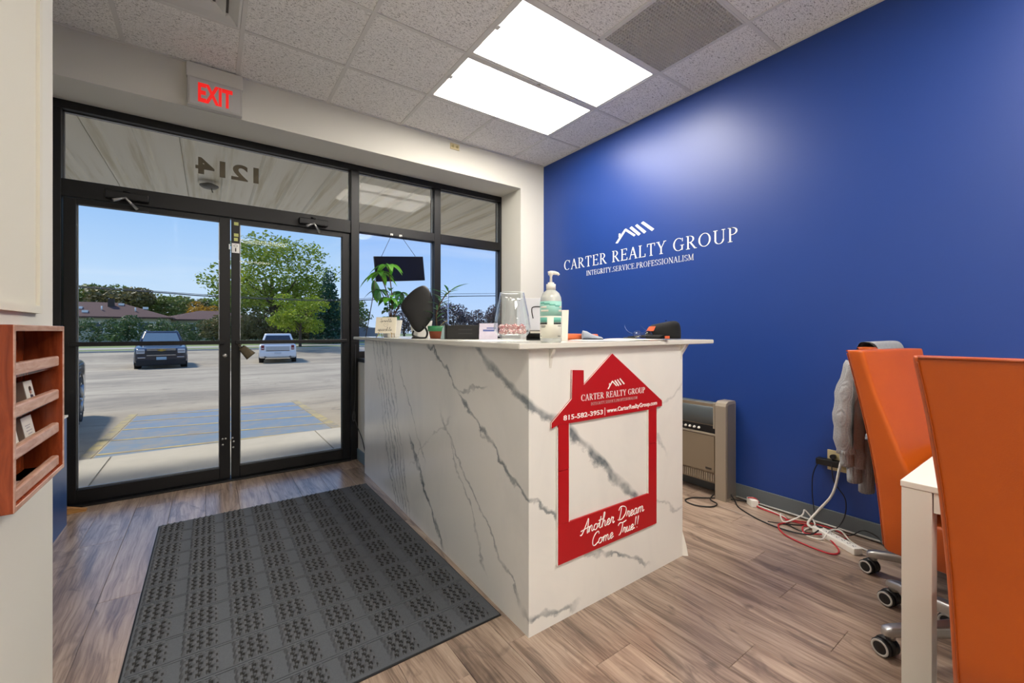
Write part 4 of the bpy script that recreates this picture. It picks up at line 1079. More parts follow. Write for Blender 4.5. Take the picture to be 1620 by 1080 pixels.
# papers, grey case, glasses, pen, cap
def sheet(name, cx, cy, w, l, rz, z, m, label, cat):
    b = MB(); n = 6; vs = []
    for i in range(n + 1):
        for j in (0, 1): vs.append((w * (i / n - .5), l * (j - .5), .0008 + .0035 * math.sin(PI * i / n) * j))
    b.add(vs + [(v[0], v[1], v[2] + .0006) for v in vs], [(2 * i, 2 * i + 2, 2 * i + 3, 2 * i + 1) for i in range(n)] + [(2 * n + 2 + 2 * i, 2 * n + 3 + 2 * i, 2 * n + 5 + 2 * i, 2 * n + 4 + 2 * i) for i in range(n)], True)
    return tag(part(name, b, m, None, Matrix.Translation((cx, cy, CT + z)) @ Matrix.Rotation(rz, 4, 'Z')), label, cat)
sheet('paper_sheet', 1.58, 1.42, .22, .28, .2, .0, M_paint_white, 'white paper sheet under the grey glasses case', 'paper')
sheet('paper_sheet', 1.78, 1.40, .21, .28, -.3, .002, mat('paper_warm', 'e9ddd2', .7), 'pinkish paper sheet under the folded eyeglasses', 'paper')
o = tag(bxo('booklet', 1.72, 1.86, 1.262, 1.30, CT, CT + .003, mat('booklet_brown', '7a4636', .6)), 'thin dark booklet at the counter front edge', 'booklet')
t = thing('glasses_case', 'grey crumpled fabric pouch on the papers', 'pouch', (1.56, 1.50, CT))
Mg = Matrix.Translation((1.565, 1.49, CT + .005)) @ Matrix.Rotation(math.radians(-35), 4, 'Z')
b = MB(); rings = []
for i, (xx, h, w) in enumerate(((-.052, .036, .018), (-.048, .044, .026), (-.03, .040, .030), (-.008, .027, .032), (.02, .017, .028), (.042, .012, .020), (.052, .005, .008))):
    rings.append([(xx, w * math.cos(a) * 1.0, max(0, h * (.5 + .5 * math.sin(a)) + .002 * math.sin(5 * a + i * 2))) for a in [2 * PI * k / 14 for k in range(14)]])
b.loft(rings); part('fabric', b, mat('pouch_grey', '9aa2b0', .7, var=.2, vscale=60), t, Mg)
b = MB(); b.prism([(-.054, -.03), (.05, -.022), (.054, .012), (-.05, .03)], -.003, .002, 'z'); part('sole', b, mat('pouch_dark', '3f4750', .7), t, Mg)
t = thing('eyeglasses', 'thin wire eyeglasses lying beside the black cap', 'glasses', (1.92, 1.47, CT))
Me = Matrix.Translation((1.93, 1.465, CT + .006)) @ Matrix.Rotation(math.radians(-20), 4, 'Z')
b = MB()
for sx in (-.033, .033): b.tube([(sx + .025 * math.cos(a), -.002, .022 + .019 * math.sin(a)) for a in [2 * PI * k / 20 for k in range(20)]], .0016, 6, closed=True)
b.tube(smooth_path([(-.008, -.002, .028), (0, -.004, .031), (.008, -.002, .028)], 4), .0014, 6)
part('rims', b, mat('wire_frame', '2c3f6e', .3, metal=.6), t, Me)
b = MB()
for sx in (-1, 1): b.tube(smooth_path([(sx * .058, 0, .026), (sx * .062, .05, .04), (sx * .055, .09, .062), (sx * .05, .10, .075)], 5), .0014, 6)
part('temple', b, MATS['wire_frame'], t, Me)
for sx in (-.033, .033):
    b = MB(); b.lathe([(0, 0), (.0235, 0), (.0235, .0012), (0, .0012)], 20, (0, 0, 0), 'y'); part('lens', b, M_crystal, t, Me @ Matrix.Translation((sx, -.0026, .022)) @ Matrix.Diagonal((1, 1, .78, 1)))
o = thing('key_bunch', 'dark small leather key case beside the eyeglasses', 'key case', (1.86, 1.45, CT))
b = MB(); b.bevbox(-.035, .035, -.015, .015, .003, .012, .004); part('case', b, mat('case_dark', '2e342c', .6), o, Matrix.Translation((1.865, 1.50, CT)) @ Matrix.Rotation(-.5, 4, 'Z'))
b = MB(); b.tube([(.011 * math.cos(a), .011 * math.sin(a), 0) for a in [2 * PI * k / 16 for k in range(16)]], .001, 5, closed=True); part('ring', b, M_steel, o, Matrix.Translation((1.895, 1.475, CT + .014)))
t = thing('baseball_cap', 'black baseball cap with orange patches at counter end', 'cap', (2.09, 1.42, CT))
Mk = Matrix.Translation((2.085, 1.425, CT + .004)) @ Matrix.Rotation(math.radians(144), 4, 'Z')
M_cap = mat('cap_black', '0a0a0b', .9, bump=.1, bscale=400); M_capo = mat('cap_orange', 'c2562f', .8)
b = MB(); rings = []
for (s, h) in ((1, 0), (1.02, .02), (1.0, .045), (.93, .068), (.78, .086), (.5, .096), (.2, .099), (.02, .0995)):
    rings.append([(.078 * s * math.cos(a) * (1 + .42 * max(0, math.cos(a))) - (.040 * (1 - s)), .078 * s * math.sin(a), h * (1 - .10 * max(0, math.cos(a)))) for a in [2 * PI * k / 28 for k in range(28)]])
b.loft(rings); part('crown', b, M_cap, t, Mk)
b = MB(); n = 14; vs = []
for i in range(n + 1):
    a = -1.15 + 2.3 * i / n
    for r_, z_ in ((.080, .022), (.205 - .035 * abs(a), .008), (.205 - .035 * abs(a), .002), (.080, .014)): vs.append((r_ * math.cos(a) * 1.05, .085 * math.sin(a) * (1 if r_ < .1 else 1.05), z_ + .004 * math.cos(a * 1.3)))
b.add(vs, [(i * 4 + j, i * 4 + (j + 1) % 4, i * 4 + 4 + (j + 1) % 4, i * 4 + 4 + j) for i in range(n) for j in range(4)], True); part('brim', b, M_cap, t, Mk)
b = MB(); n = 6; vs = []
for i in range(n + 1):
    a = .10 + .55 * i / n
    for (s, h) in ((1.012, .046), (.90, .074)): vs.append((.0795 * s * math.cos(a) * (1 + .42 * math.cos(a)) - .040 * (1 - min(1, s)), .0795 * s * math.sin(a), h * (1 - .10 * math.cos(a)) + .001))
b.add(vs, [(2 * i, 2 * i + 2, 2 * i + 3, 2 * i + 1) for i in range(n)], True); part('patch', b, M_capo, t, Mk)
b = MB(); b.bevbox(.01, .035, .079, .083, .002, .016, .001); part('tag', b, M_capo, t, Mk)
b = MB(); b.lathe([(.006, .099), (.006, .102), (0, .104)], 10, (0, 0, 0)); part('button', b, M_cap, t, Mk)

# hanging black sign in the window
t = thing('hanging_sign', 'blank black sign board hanging by strings in the window', 'sign', (1.5, 3.93, 1.78))
Ms = Matrix.Translation((1.497, 3.945, 1.778)) @ Matrix.Rotation(math.radians(-5.5), 4, 'Y')
b = MB(); b.bevbox(-.245, .245, -.010, .010, -.118, .118, .003); part('board', b, mat('sign_black', '0c0d14', .12), t, Ms)
b = MB()
for s in (-1, 1): b.tube([Ms @ Vector((s * .17, 0, .118)), (1.475 + s * .045, 3.985, 2.108)], .0022, 5)
part('string', b, M_blackpl, t)
for s in (-1, 1):
    b = MB(); b.bevbox(1.475 + s * .045 - .014, 1.475 + s * .045 + .014, 3.985, 3.999, 2.098, 2.118, .003); part('hook', b, M_whitepl, t)
# cord running down beside the counter end
b = MB(); b.tube(smooth_path([(1.09, 3.985, 1.05), (1.085, 3.975, .85), (1.083, 3.97, .60), (1.07, 3.96, .42), (1.085, 3.93, .33), (1.098, 3.80, .22), (1.098, 3.70, .10), (1.098, 3.66, .06)], 8), .004, 6)
b.tube(smooth_path([(1.07, 3.965, .45), (1.055, 3.95, .40), (1.06, 3.94, .36), (1.08, 3.955, .40)], 5, True), .004, 6, closed=True)
tag(part('hanging_cable', b, mat('cord_grey', '2f2f31', .5)), 'dark cord hanging down the door mullion to the floor', 'cord')

# ---------------------------------------------------------------- wooden card rack on the left wall
t = thing('card_rack', 'reddish wooden wall rack with four card shelves', 'rack', (LX, 1.54, .79))
rx0, rx1, ry0, ry1, rz0, rz1 = LX, -.338, 1.35, 1.735, .788, 1.192
bxo('back_board', rx0, rx0 + .008, ry0 + .012, ry1 - .012, rz0 + .012, rz1 - .014, M_cherry, t)
def edged(name, x0, x1, y0, y1, z0, z1):
    b = MB(); b.bevbox(x0, x1, y0, y1, z0, z1, .0015)
    bm = MB(); bm.v, bm.f, bm.sm = b.v, b.f, b.sm
    bm.m = [1 if sum(b.v[i][0] for i in f) / len(f) > x1 - .002 else 0 for f in b.f]
    return part(name, bm, [M_cherry, M_cherry_edge], t)
edged('side_panel', rx0, rx1, ry0, ry0 + .012, rz0, rz1); edged('side_panel', rx0, rx1, ry1 - .012, ry1, rz0, rz1)
edged('top_board', rx0, rx1, ry0 + .012, ry1 - .012, rz1 - .014, rz1); edged('bottom_board', rx0, rx1, ry0 + .012, ry1 - .012, rz0, rz0 + .012)
for k, zt in enumerate((1.108, 1.015, .922, .830)):
    bxo('shelf_board', rx0 + .008, rx1 - .02, ry0 + .012, ry1 - .012, zt - .036, zt - .030, M_cherry, t)
    bxo('shelf_lip', rx1 - .022, rx1 - .006, ry0 + .012, ry1 - .022, zt - .028, zt, M_cherry_edge, t, bev=.004)
b = MB(); b.lathe([(.007, 0), (.007, .002), (.003, .004), (0, .004)], 12, (rx0 + .008, 1.43, 1.155), 'x'); part('screw', b, M_steel, t)
M_card = mat('card_stock', 'dcd8d0', .5); M_cside = mat('card_edge', '9b8f80', .7)
def cards(cy, z, w, h, th, label, extra=None, m=M_card):
    W = Matrix.Translation((rx1 - .042 - th / 2, cy, z)) @ Matrix.Rotation(math.radians(-10), 4, 'Y')
    o = tag(part('card_stack', MB().bevbox(-th / 2, th / 2, -w / 2, w / 2, 0, h, .0008), M_cside, None, W), label, 'cards', 'business cards in the wooden rack')
    part('top_card', MB().box(th / 2, th / 2 + .0012, -w / 2, w / 2, 0, h), m, o, W)
    if extra: extra(o, W, th / 2 + .0012)
    return o
def portrait(o, W, x):
    b = MB(); b.lathe([(0, 0), (.0075, 0), (.0075, .0006), (0, .0006)], 14, (x, .004, .032), 'x'); part('printed_face', b, mat('print_skin', 'b98a74', .6), o, W)
    b = MB(); b.prism([(-.006, .0), (.020, .0), (.014, .022), (-.002, .024)], x, x + .0006, 'x'); part('printed_clothes', b, mat('print_dark', '332c44', .6), o, W)
    b = MB(); b.prism([(-.004, .034), (.012, .034), (.012, .043), (.004, .046), (-.004, .042)], x + .0005, x + .001, 'x'); part('printed_hair', b, mat('print_hair', '38231b', .6), o, W)
def lines(o, W, x):
    b = MB()
    for (z, a, c) in ((.036, -.02, .015), (.030, -.015, .01), (.022, -.02, .02), (.014, -.012, .018)): b.box(x, x + .0005, a, c, z, z + .002)
    part('printed_lines', b, mat('print_grey', '9b98a0', .6), o, W)
cards(1.645, .986, .062, .060, .020, 'stack of cards with a printed portrait, second rack shelf', portrait)
cards(1.635, .894, .075, .060, .020, 'stack of white text cards on the third rack shelf', lines)
cards(1.515, .894, .075, .062, .016, 'stack of blank white cards near the rack side panel')
cards(1.50, 1.079, .06, .058, .006, 'light blue card standing on the top rack shelf', None, mat('card_blue', '8fbcd4', .5))
for (y0, z, n_) in ((1.42, .986, 'flat pinkish card pack lying on the second rack shelf'), (1.46, .801, 'pen-like pink stick lying on the lowest rack shelf')):
    tag(bxo('card_pack', rx0 + .02, rx1 - .03, y0, y0 + .09, z, z + .012 if z > .9 else z + .010, mat('pack_pink', 'b99a90', .5), bev=.002), n_, 'cards')
# cream framed board above the rack
t = thing('wall_board', 'cream framed board on the left wall above the card rack', 'board', (LX, 1.4, 1.23))
bxo('panel', LX, LX + .006, .62, 1.84, 1.24, 2.6, M_cream, t)
b = MB(); b.box(LX, LX + .014, 1.825, 1.85, 1.23, 2.61); b.box(LX, LX + .014, .60, 1.825, 1.23, 1.252); b.box(LX, LX + .014, .60, 1.825, 2.588, 2.61); b.box(LX, LX + .014, .60, .622, 1.252, 2.588)
part('frame', b, M_cream, t)
# door stop
b = MB(); b.prism([(-.76, .0), (-.655, .0), (-.655, .012), (-.76, .045)], 3.87, 3.905, 'y'); tag(part('door_wedge', b, M_wedge), 'small wooden door wedge on the floor by the door', 'door stop')

# ---------------------------------------------------------------- orange chairs
def make_chair(label, cx, cy, rot, base_rot, lift=0.0):
    W = Matrix.Translation((cx, cy, 0)) @ Matrix.Rotation(math.radians(rot), 4, 'Z')
    t = thing('office_chair', label, 'chair', (cx, cy, 0), 'orange leather office chairs')
    U = W @ Matrix.Translation((0, 0, lift))
    def lerp(tab, z):
        for (z0, v0), (z1, v1) in zip(tab, tab[1:]):
            if z <= z1: return v0 + (v1 - v0) * max(0, (z - z0) / (z1 - z0))
        return tab[-1][1]
    rear = [(.345, -.205), (.60, -.225), (.80, -.255), (1.0, -.288), (1.10, -.306)]
    front = [(.345, -.09), (.50, -.085), (.60, -.108), (.72, -.155), (.85, -.198), (.97, -.235), (1.10, -.258)]
    hw = [(.345, .193), (.5, .197), (.66, .203), (.80, .210), (.93, .221), (1.03, .233), (1.10, .243)]
    b = MB(); rings = []
    for z, k in ((.345, .94), (.352, 1), (.45, 1), (.55, 1), (.64, 1), (.72, 1), (.80, 1), (.88, 1), (.95, 1), (1.02, 1), (1.07, 1), (1.09, .99), (1.098, .97), (1.102, .92)):
        yr, yf, w = lerp(rear, z), lerp(front, z), lerp(hw, z)
        hy = (yf - yr) / 2 * (k if k > .95 else .85); c = (yf + yr) / 2
        rings.append([(p[0], p[1] + c + .012 * (p[0] / w) ** 2 * (1 if p[1] > 0 else 0), z) for p in rrect(w * (1 - (1 - k) * .12), hy, min(.018, hy * .8), 5)])
    b.loft(rings); part('backrest', b, M_leather, t, U)
    b = MB(); rings = []
    for z, k in ((.345, .96), (.352, 1), (.44, 1.0), (.475, 1), (.492, .985), (.50, .95)):
        rings.append([(p[0] * k, p[1] * (1 - (1 - k) * .8) + .075, z + (.012 * (1 - (p[0] / .2) ** 2) if z > .49 else 0)) for p in rrect(.205, .175, .03, 5)])
    b.loft(rings); part('seat', b, M_leather, t, U)
    b = MB()
    for s in (-1, 1):
        b.tube(smooth_path([(s * (lerp(hw, z) - .010), lerp(rear, z) - .0005, z) for z in (.36, .5, .65, .8, .95, 1.05, 1.09)], 4), .002, 6)
    b.tube([(x_, lerp(rear, 1.097) - .001, 1.099) for x_ in (-.23, -.1, .1, .23)], .003, 6)
    part('piping', b, mat('leather_piping', '963f0a', .4), t, U)
    b = MB(); b.box(-.10, .10, -.06, .14, .325 , .345); part('seat_plate', b, M_blackpl, t, U)
    b = MB(); b.lathe([(.026, .17), (.026, .25), (.016, .25), (.016, .33 + lift), (0, .33 + lift)], 18, (0, 0.03, 0)); b.lathe([(.045, .085), (.045, .15), (.03, .175), (.02, .175)], 20, (0, .03, 0)); part('gas_lift', b, M_alu, t, W)
    C = W @ Vector((0, .03, 0))
    for k in range(5):
        A = Matrix.Translation((C.x, C.y, 0)) @ Matrix.Rotation(math.radians(base_rot + 72 * k), 4, 'Z')
        b = MB(); rings = []
        for (r_, zc, hy, hz) in ((.03, .130, .030, .030), (.12, .122, .026, .024), (.24, .108, .021, .019), (.325, .098, .019, .017), (.345, .094, .017, .014), (.352, .09, .010, .008)):
            rings.append([(r_, p[0], zc + p[1]) for p in rrect(hy, hz, min(hy, hz) * .5, 3)])
        b.loft(rings); b.lathe([(.016, .070), (.018, .10), (0, .10)], 12, (.328, 0, 0)); arm = part('base_arm', b, M_alu, t, A)
        sw = Matrix.Rotation(math.radians(72 + 9 * math.sin(k * 2.3) - base_rot - 72 * k), 4, 'Z')
        B = A @ Matrix.Translation((.328, 0, 0)) @ sw
        b = MB()
        for s in (-1, 1):
            b.mi = 0; b.lathe([(0, s * .010), (.029, s * .010), (.0315, s * .013), (.0315, s * .027), (.028, s * .031), (0, s * .031)], 22, (.014, 0, .0325), 'y')
            b.mi = 1; b.lathe([(.0212, s * .0312), (.0285, s * .0308), (.0285, s * .0318), (.0212, s * .0322)], 22, (.014, 0, .0325), 'y', ring=True)
        b.mi = 0; b.lathe([(0, -.010), (.033, -.010), (.033, .010), (0, .010)], 16, (.012, 0, .036), 'y'); b.tube([(0, 0, .05), (0, 0, .078)], .008, 8)
        part('caster', b, [M_blackpl, mat('caster_ring', 'b9b7b2', .5)], arm, B)
    return t, W
make_chair('orange leather chair seen from behind at the near table edge', 1.545, 0.0, -90, 20, .022)
make_chair('orange leather chair seen from its side tucked at the white table', 2.243, .251, 169.5, 137)
ch3, W3 = make_chair('orange leather chair against the blue wall with sweater on back', 2.72, .365, 180, 108)

# grey knit sweater over the back of the far chair
t = thing('knit_sweater', 'grey knit sweater hung over the far orange chair', 'sweater', (2.77, .70, .4))
def knit():
    m = bpy.data.materials.new('grey_knit'); m.use_nodes = True; q = NT(m); b = q.n['Principled BSDF']
    tc = q.new('ShaderNodeTexCoord'); w = q.new('ShaderNodeTexWave'); w.inputs['Scale'].default_value = 55; w.inputs['Distortion'].default_value = 1.0; q.l.new(tc.outputs['Object'], w.inputs['Vector'])
    f = q.noise(tc.outputs['Object'], 150, 3, .6)
    q.l.new(q.mix(f, lin('7b7e83'), lin('b4b6b9')), b.inputs['Base Color']); b.inputs['Roughness'].default_value = .95
    q.l.new(q.bump(w.outputs['Fac'], .5, .004), b.inputs['Normal']); return m
M_knit = knit()
b = MB(); nu = 18; vs = []; path = [(.575, .80), (.592, .95), (.608, 1.06), (.625, 1.108), (.650, 1.122), (.676, 1.112), (.690, 1.05), (.695, .90), (.700, .75), (.702, .62)]
path = smooth_path([(0, a, c) for a, c in path], 3); nv = len(path)
for i in range(nu + 1):
    u = i / nu
    for j, p in enumerate(path):
        vs.append((2.545 + .44 * u, p.y + (.008 * math.sin(u * 17) if p.y > .66 else 0), p.z - (.03 * math.sin(u * 9) if j > nv - 6 else 0)))
g = [(i * nv + j, (i + 1) * nv + j, (i + 1) * nv + j + 1, i * nv + j + 1) for i in range(nu) for j in range(nv - 1)]
b.add(vs, g, True); N_ = len(vs); b.add([(v[0], v[1] + (.006 if v[1] > .65 else -.006), v[2] + .004) for v in vs], [f[::-1] for f in g], True)
part('body', b, M_knit, t)
def sleeve(pts, r0, r1, name='sleeve'):
    q = smooth_path(pts, 5); n = len(q); b = MB()
    b.tube(q, [r0 + (r1 - r0) * i / (n - 1) + .004 * math.sin(i * 1.7) for i in range(n)], 16); return part(name, b, M_knit, t)
def cuff(p, q, r):
    b = MB(); n = 28; rings = []
    for z in range(5):
        c = Vector(p).lerp(Vector(q), z / 4)
        rings.append([(c.x + (r + (.004 if k % 2 else -.001)) * math.cos(2 * PI * k / n), c.y + .6 * (r + (.004 if k % 2 else -.001)) * math.sin(2 * PI * k / n), c.z) for k in range(n)])
    b.loft(rings); part('ribbed_cuff', b, M_knit, t)
sleeve([(2.60, .70, 1.02), (2.585, .742, .86), (2.580, .752, .70), (2.590, .745, .57)], .05, .040); cuff((2.590, .745, .585), (2.598, .742, .505), .040)
sleeve([(2.72, .715, .98), (2.70, .745, .80), (2.69, .745, .60), (2.685, .74, .48)], .05, .045); cuff((2.685, .74, .50), (2.68, .735, .41), .045)
cuff((2.78, .715, .62), (2.79, .715, .34), .050); cuff((2.88, .71, .63), (2.89, .705, .38), .048)

# ---------------------------------------------------------------- white table
t = thing('white_table', 'white rectangular table with square legs beside the chairs', 'table', (2.25, -.25, 0))
M_tab = mat('table_white', 'd7d5cd', .35, var=.02, vscale=10)
tx0, tx1, ty0, ty1 = 1.655, 2.90, -.85, .346
bxo('table_top', tx0, tx1, ty0, ty1, .722, .74, M_tab, t, bev=.002)
for (a, c) in ((tx0 + .002, ty1 - .067), (tx1 - .067, ty1 - .067), (tx0 + .002, ty0 + .002), (tx1 - .067, ty0 + .002)): bxo('leg', a, a + .065, c, c + .065, 0, .7215, M_tab, t, bev=.002)
bxo('apron', tx0 + .006, tx0 + .026, ty0 + .07, ty1 - .07, .665, .7215, M_tab, t); bxo('apron', tx1 - .026, tx1 - .006, ty0 + .07, ty1 - .07, .665, .7215, M_tab, t)
bxo('apron', tx0 + .07, tx1 - .07, ty1 - .026, ty1 - .006, .665, .7215, M_tab, t); bxo('apron', tx0 + .07, tx1 - .07, ty0 + .006, ty0 + .026, .665, .7215, M_tab, t)

# ---------------------------------------------------------------- space heater
t = thing('space_heater', 'champagne floor-standing space heater against the blue wall', 'heater', (2.96, 1.9, 0))
M_hb = mat('heater_champagne', '8d7f6c', .35, metal=.35); M_he = mat('heater_end', 'a79c8c', .35, metal=.4); M_hd = mat('heater_smoke', '5a6164', .25, metal=.3)
hy0, hy1 = 1.505, 2.35
def endp(y0):
    prof = [(2.885, 0), (2.885, .655), (2.895, .677), (2.920, .688), (3.010, .688), (3.022, .675), (3.022, 0)]
    b = MB(); b.prism([(p[0], p[1]) for p in prof], y0, y0 + .075, 'y')
    o = part('end_frame', b, M_he, t)
    return o
e1 = endp(hy0); endp(hy1 - .075)
b = MB(); b.prism([(2.905, .02), (2.905, .655), (2.918, .668), (3.005, .668), (3.012, .02)], hy0 - .004, hy0, 'y'); part('end_inset', b, mat('heater_inset', '77706a', .4, metal=.3), e1)
bxo('body', 2.905, 3.010, hy0 + .075, hy1 - .075, .10, .66, M_hb, t)
bxo('front_panel', 2.893, 2.905, hy0 + .085, hy1 - .085, .175, .435, M_hb, t, bev=.004)
bxo('panel_rim', 2.890, 2.905, hy0 + .076, hy1 - .076, .437, .452, M_he, t, bev=.003)
bxo('control_strip', 2.896, 2.905, hy0 + .08, hy1 - .08, .455, .505, M_blackpl, t)
for k in range(6):
    b = MB(); b.lathe([(.008, -.012), (.009, 0)], 10, (2.896, hy0 + .20 + .035 * k, .478), 'x'); part('control_knob', b, M_whitepl, t)
b = MB(); rings = []
for yy in (hy0 + .076, hy0 + .10, hy1 - .10, hy1 - .076):
    s = .96 if yy in (hy0 + .076, hy1 - .076) else 1
    rings.append([(2.955 - .068 * s * math.cos(a), yy, .575 + .095 * s * math.sin(a)) for a in [2 * PI * k / 24 for k in range(24)]])
b.loft(rings); part('top_cover', b, M_hd, t)
bxo('cover_band', 2.884, 2.955, hy0 + .078, hy0 + .092, .49, .672, M_he, t, bev=.004)
for k in range(40):
    yy = hy0 + .09 + k * (hy1 - hy0 - .18) / 40
    bxo('vent_slat', 2.897, 2.908, yy, yy + .006, .112, .165, M_he, t)
bxo('vent_back', 2.909, 2.912, hy0 + .08, hy1 - .08, .105, .172, M_blackpl, t)
bxo('badge', 2.891, 2.894, hy0 + .105, hy0 + .15, .195, .207, mat('badge_dark', '3c362f', .4), t)

# ---------------------------------------------------------------- outlet, plugs, cords, power strip
t = thing('wall_outlet', 'double tan wall outlet behind the orange chairs', 'outlet', (BX, .885, .41))
bxo('cover_plate', BX - .007, BX, .845, .965, .345, .465, M_tan, t, bev=.002)
for (yy, zz) in ((.93, .43), (.88, .43), (.93, .38), (.88, .38)):
    b = MB(); b.lathe([(.014, -.003), (.015, 0)], 14, (BX - .007, yy, zz), 'x'); part('socket', b, MATS['socket_tan'], t)
o = tag(bxo('power_adapter', BX - .055, BX - .008, .895, 1.01, .375, .412, M_blackpl, bev=.004), 'black power adapter plugged into the tan outlet', 'adapter')
b = MB(); b.tube([(BX - .007, .93, .43), (BX - .04, .93, .432)], .014, 10); o = tag(part('cord_plug', b, M_blackpl), 'round black plug in the upper socket of tan outlet', 'plug')
cords = [
 ('power_cable', 'thick white cord from the outlet to the power strip', 'cord_white', 'd8d6d0', .007, [(BX - .02, .885, .43), (BX - .06, .885, .40), (BX - .065, .905, .28), (BX - .07, .93, .20), (BX - .09, .99, .10), (2.90, 1.02, .03), (2.875, .965, .022)]),
 ('power_cable', 'thin black cord hanging from the power adapter', 'cord_black', '141416', .0028, [(BX - .03, 1.005, .38), (BX - .035, 1.03, .30), (BX - .03, 1.035, .18), (BX - .05, 1.02, .05), (2.93, 1.05, .006), (2.85, 1.12, .005), (2.80, 1.2, .005)]),
 ('power_cable', 'thin black cord looping from the round plug down', 'cord_black', '141416', .003, [(BX - .04, .93, .43), (BX - .06, .925, .36), (BX - .045, .915, .28), (BX - .03, .87, .20), (BX - .04, .87, .10), (BX - .08, .90, .03), (2.90, .94, .006), (2.82, 1.02, .006), (2.86, 1.12, .006)]),
 ('extension_cable', 'red extension cord looped on the floor by baseboard', 'cord_red', 'b5202c', .0042, [(2.99, 1.39, .02), (2.965, 1.31, .006), (2.95, 1.20, .006), (2.90, 1.12, .006), (2.80, 1.14, .006), (2.70, 1.07, .006), (2.66, .95, .006), (2.66, .83, .006), (2.74, .82, .006), (2.86, .92, .012), (2.93, 1.02, .010), (2.90, 1.14, .010), (2.97, 1.05, .008), (3.00, .93, .006), (2.95, .84, .006), (2.89, .86, .006)]),
 ('extension_cable', 'smaller red cord coil beside the power strip', 'cord_red', 'b5202c', .0042, [(2.84, .93, .02), (2.80, 1.0, .01), (2.87, 1.03, .02), (2.93, .98, .012), (2.90, .92, .02)]),
 ('power_cable', 'white braided cord tangled beside the power strip', 'cord_white', 'd8d6d0', .0045, [(2.98, 1.37, .012), (2.98, 1.25, .006), (2.94, 1.14, .006), (2.88, 1.16, .045), (2.86, 1.13, .01), (2.92, 1.06, .06), (2.97, 1.06, .08), (2.95, 1.0, .02), (2.86, 1.02, .006), (2.79, 1.0, .006), (2.80, .92, .006), (2.86, .90, .045), (2.90, .86, .05), (2.88, .80, .012), (2.86, .70, .006), (2.92, .58, .006), (2.98, .45, .006)]),
 ('power_cable', 'long black heater cord along the floor', 'cord_black', '141416', .0042, [(2.95, 1.51, .05), (2.94, 1.47, .012), (2.86, 1.40, .005), (2.78, 1.24, .005), (2.76, 1.10, .006), (2.79, .98, .012), (2.86, .95, .03)]),
 ('power_cable', 'black cord curled on the floor beside the heater', 'cord_black', '141416', .0042, [(2.90, 1.60, .02), (2.84, 1.59, .006), (2.80, 1.52, .006), (2.72, 1.52, .006), (2.66, 1.60, .006), (2.68, 1.68, .006), (2.76, 1.68, .006), (2.84, 1.62, .006), (2.90, 1.57, .006), (2.99, 1.46, .006), (3.0, 1.38, .01)]),
 ('power_cable', 'thin black cord trailing along baseboard behind the chairs', 'cord_black', '141416', .003, [(3.005, 1.0, .005), (2.98, .85, .006), (2.98, .78, .06), (3.0, .72, .04), (2.96, .66, .005), (2.99, .50, .006)]),
]
for (nm, lb, mn, mc, r, pts) in cords:
    b = MB(); b.tube(smooth_path(pts, 7), r, 7); tag(part(nm, b, mat(mn, mc, .45)), lb, 'cord')
t = thing('power_strip', 'white power strip lying on the wood floor', 'power strip', (2.83, .85, 0))
Mp = Matrix.Translation((2.835, .862, 0)) @ Matrix.Rotation(math.atan2(.19, .105), 4, 'Z')
b = MB(); b.bevbox(-.135, .135, -.025, .025, .0, .036, .005); part('body', b, M_whitepl, t, Mp)
for k in range(6):
    b = MB(); b.box(-.115 + .033 * k, -.109 + .033 * k, -.008, -.005, .036, .0368); b.box(-.115 + .033 * k, -.109 + .033 * k, .004, .007, .036, .0368); b.lathe([(.0026, .036), (.0026, .0368), (0, .0368)], 8, (-.103 + .033 * k, 0, 0)); part('socket', b, M_blackpl, t, Mp)
b = MB(); b.bevbox(.095, .12, -.01, .01, .036, .042, .002); part('switch', b, mat('switch_dark', '3a3a3c', .4), t, Mp)
t = thing('network_box', 'small white box with red cable near the heater', 'box', (2.985, 1.38, 0))
b = MB(); b.bevbox(-.035, .035, -.022, .022, 0, .045, .003); part('body', b, M_whitepl, t, Matrix.Translation((2.985, 1.375, 0)) @ Matrix.Rotation(.9, 4, 'Z'))
b = MB(); b.tube(smooth_path([(2.97, 1.40, .047), (2.985, 1.375, .052), (2.995, 1.355, .046), (2.985, 1.33, .03)], 4), .004, 6); part('cable_tail', b, MATS['cord_red'], t)
b = MB(); b.tube([(BX - .018, 1.50, .012), (BX - .018, .45, .012)], .006, 8); tag(part('cable_conduit', b, mat('conduit_grey', 'b4b4b0', .5)), 'grey cable run along the foot of baseboard', 'cable')
# ---------------------------------------------------------------- outside: canopy, pavement, parking lot
cano = struct(bxo('roof_canopy', -7, 10, FY + .1, 6.60, 2.80, 3.25, mat('canopy_fascia', 'cfcabb', .6)), 'cream metal canopy over the storefront pavement', 'canopy')
b = MB(); b.prism([(0, 2.78), (.02, 2.755), (.10, 2.755), (.115, 2.775), (.30, 2.775), (.315, 2.755), (.37, 2.755), (.385, 2.775), (.598, 2.775), (.598, 2.80), (0, 2.80)], FY + .1, 6.60, 'y')
cp = b.mesh('canopy_panel', M_canopy)
for k in range(22): piece('canopy_panel', cp, cano, (-4.4 + .6 * k, 0, 0))
b = MB(); b.lathe([(.0, 2.700), (.065, 2.705), (.085, 2.72), (.085, 2.73), (.03, 2.755), (0, 2.755)], 24, (0, 0, 0)); b.tube([(.03, 0, 2.66), (.02, 0, 2.70)], .006, 6)
tag(part('canopy_lamp', b, mat('lamp_grey', '6b6a64', .5), None, Matrix.Translation((.0, 5.55, 0))), 'round grey lamp under the canopy outside', 'lamp')
struct(bxo('wall_outside_left', -9, XA - .12, FY, FY + .1, -.1, 3.25, mat('facade', 'b7a896', .8)), 'plain outside wall left of the storefront', 'wall')
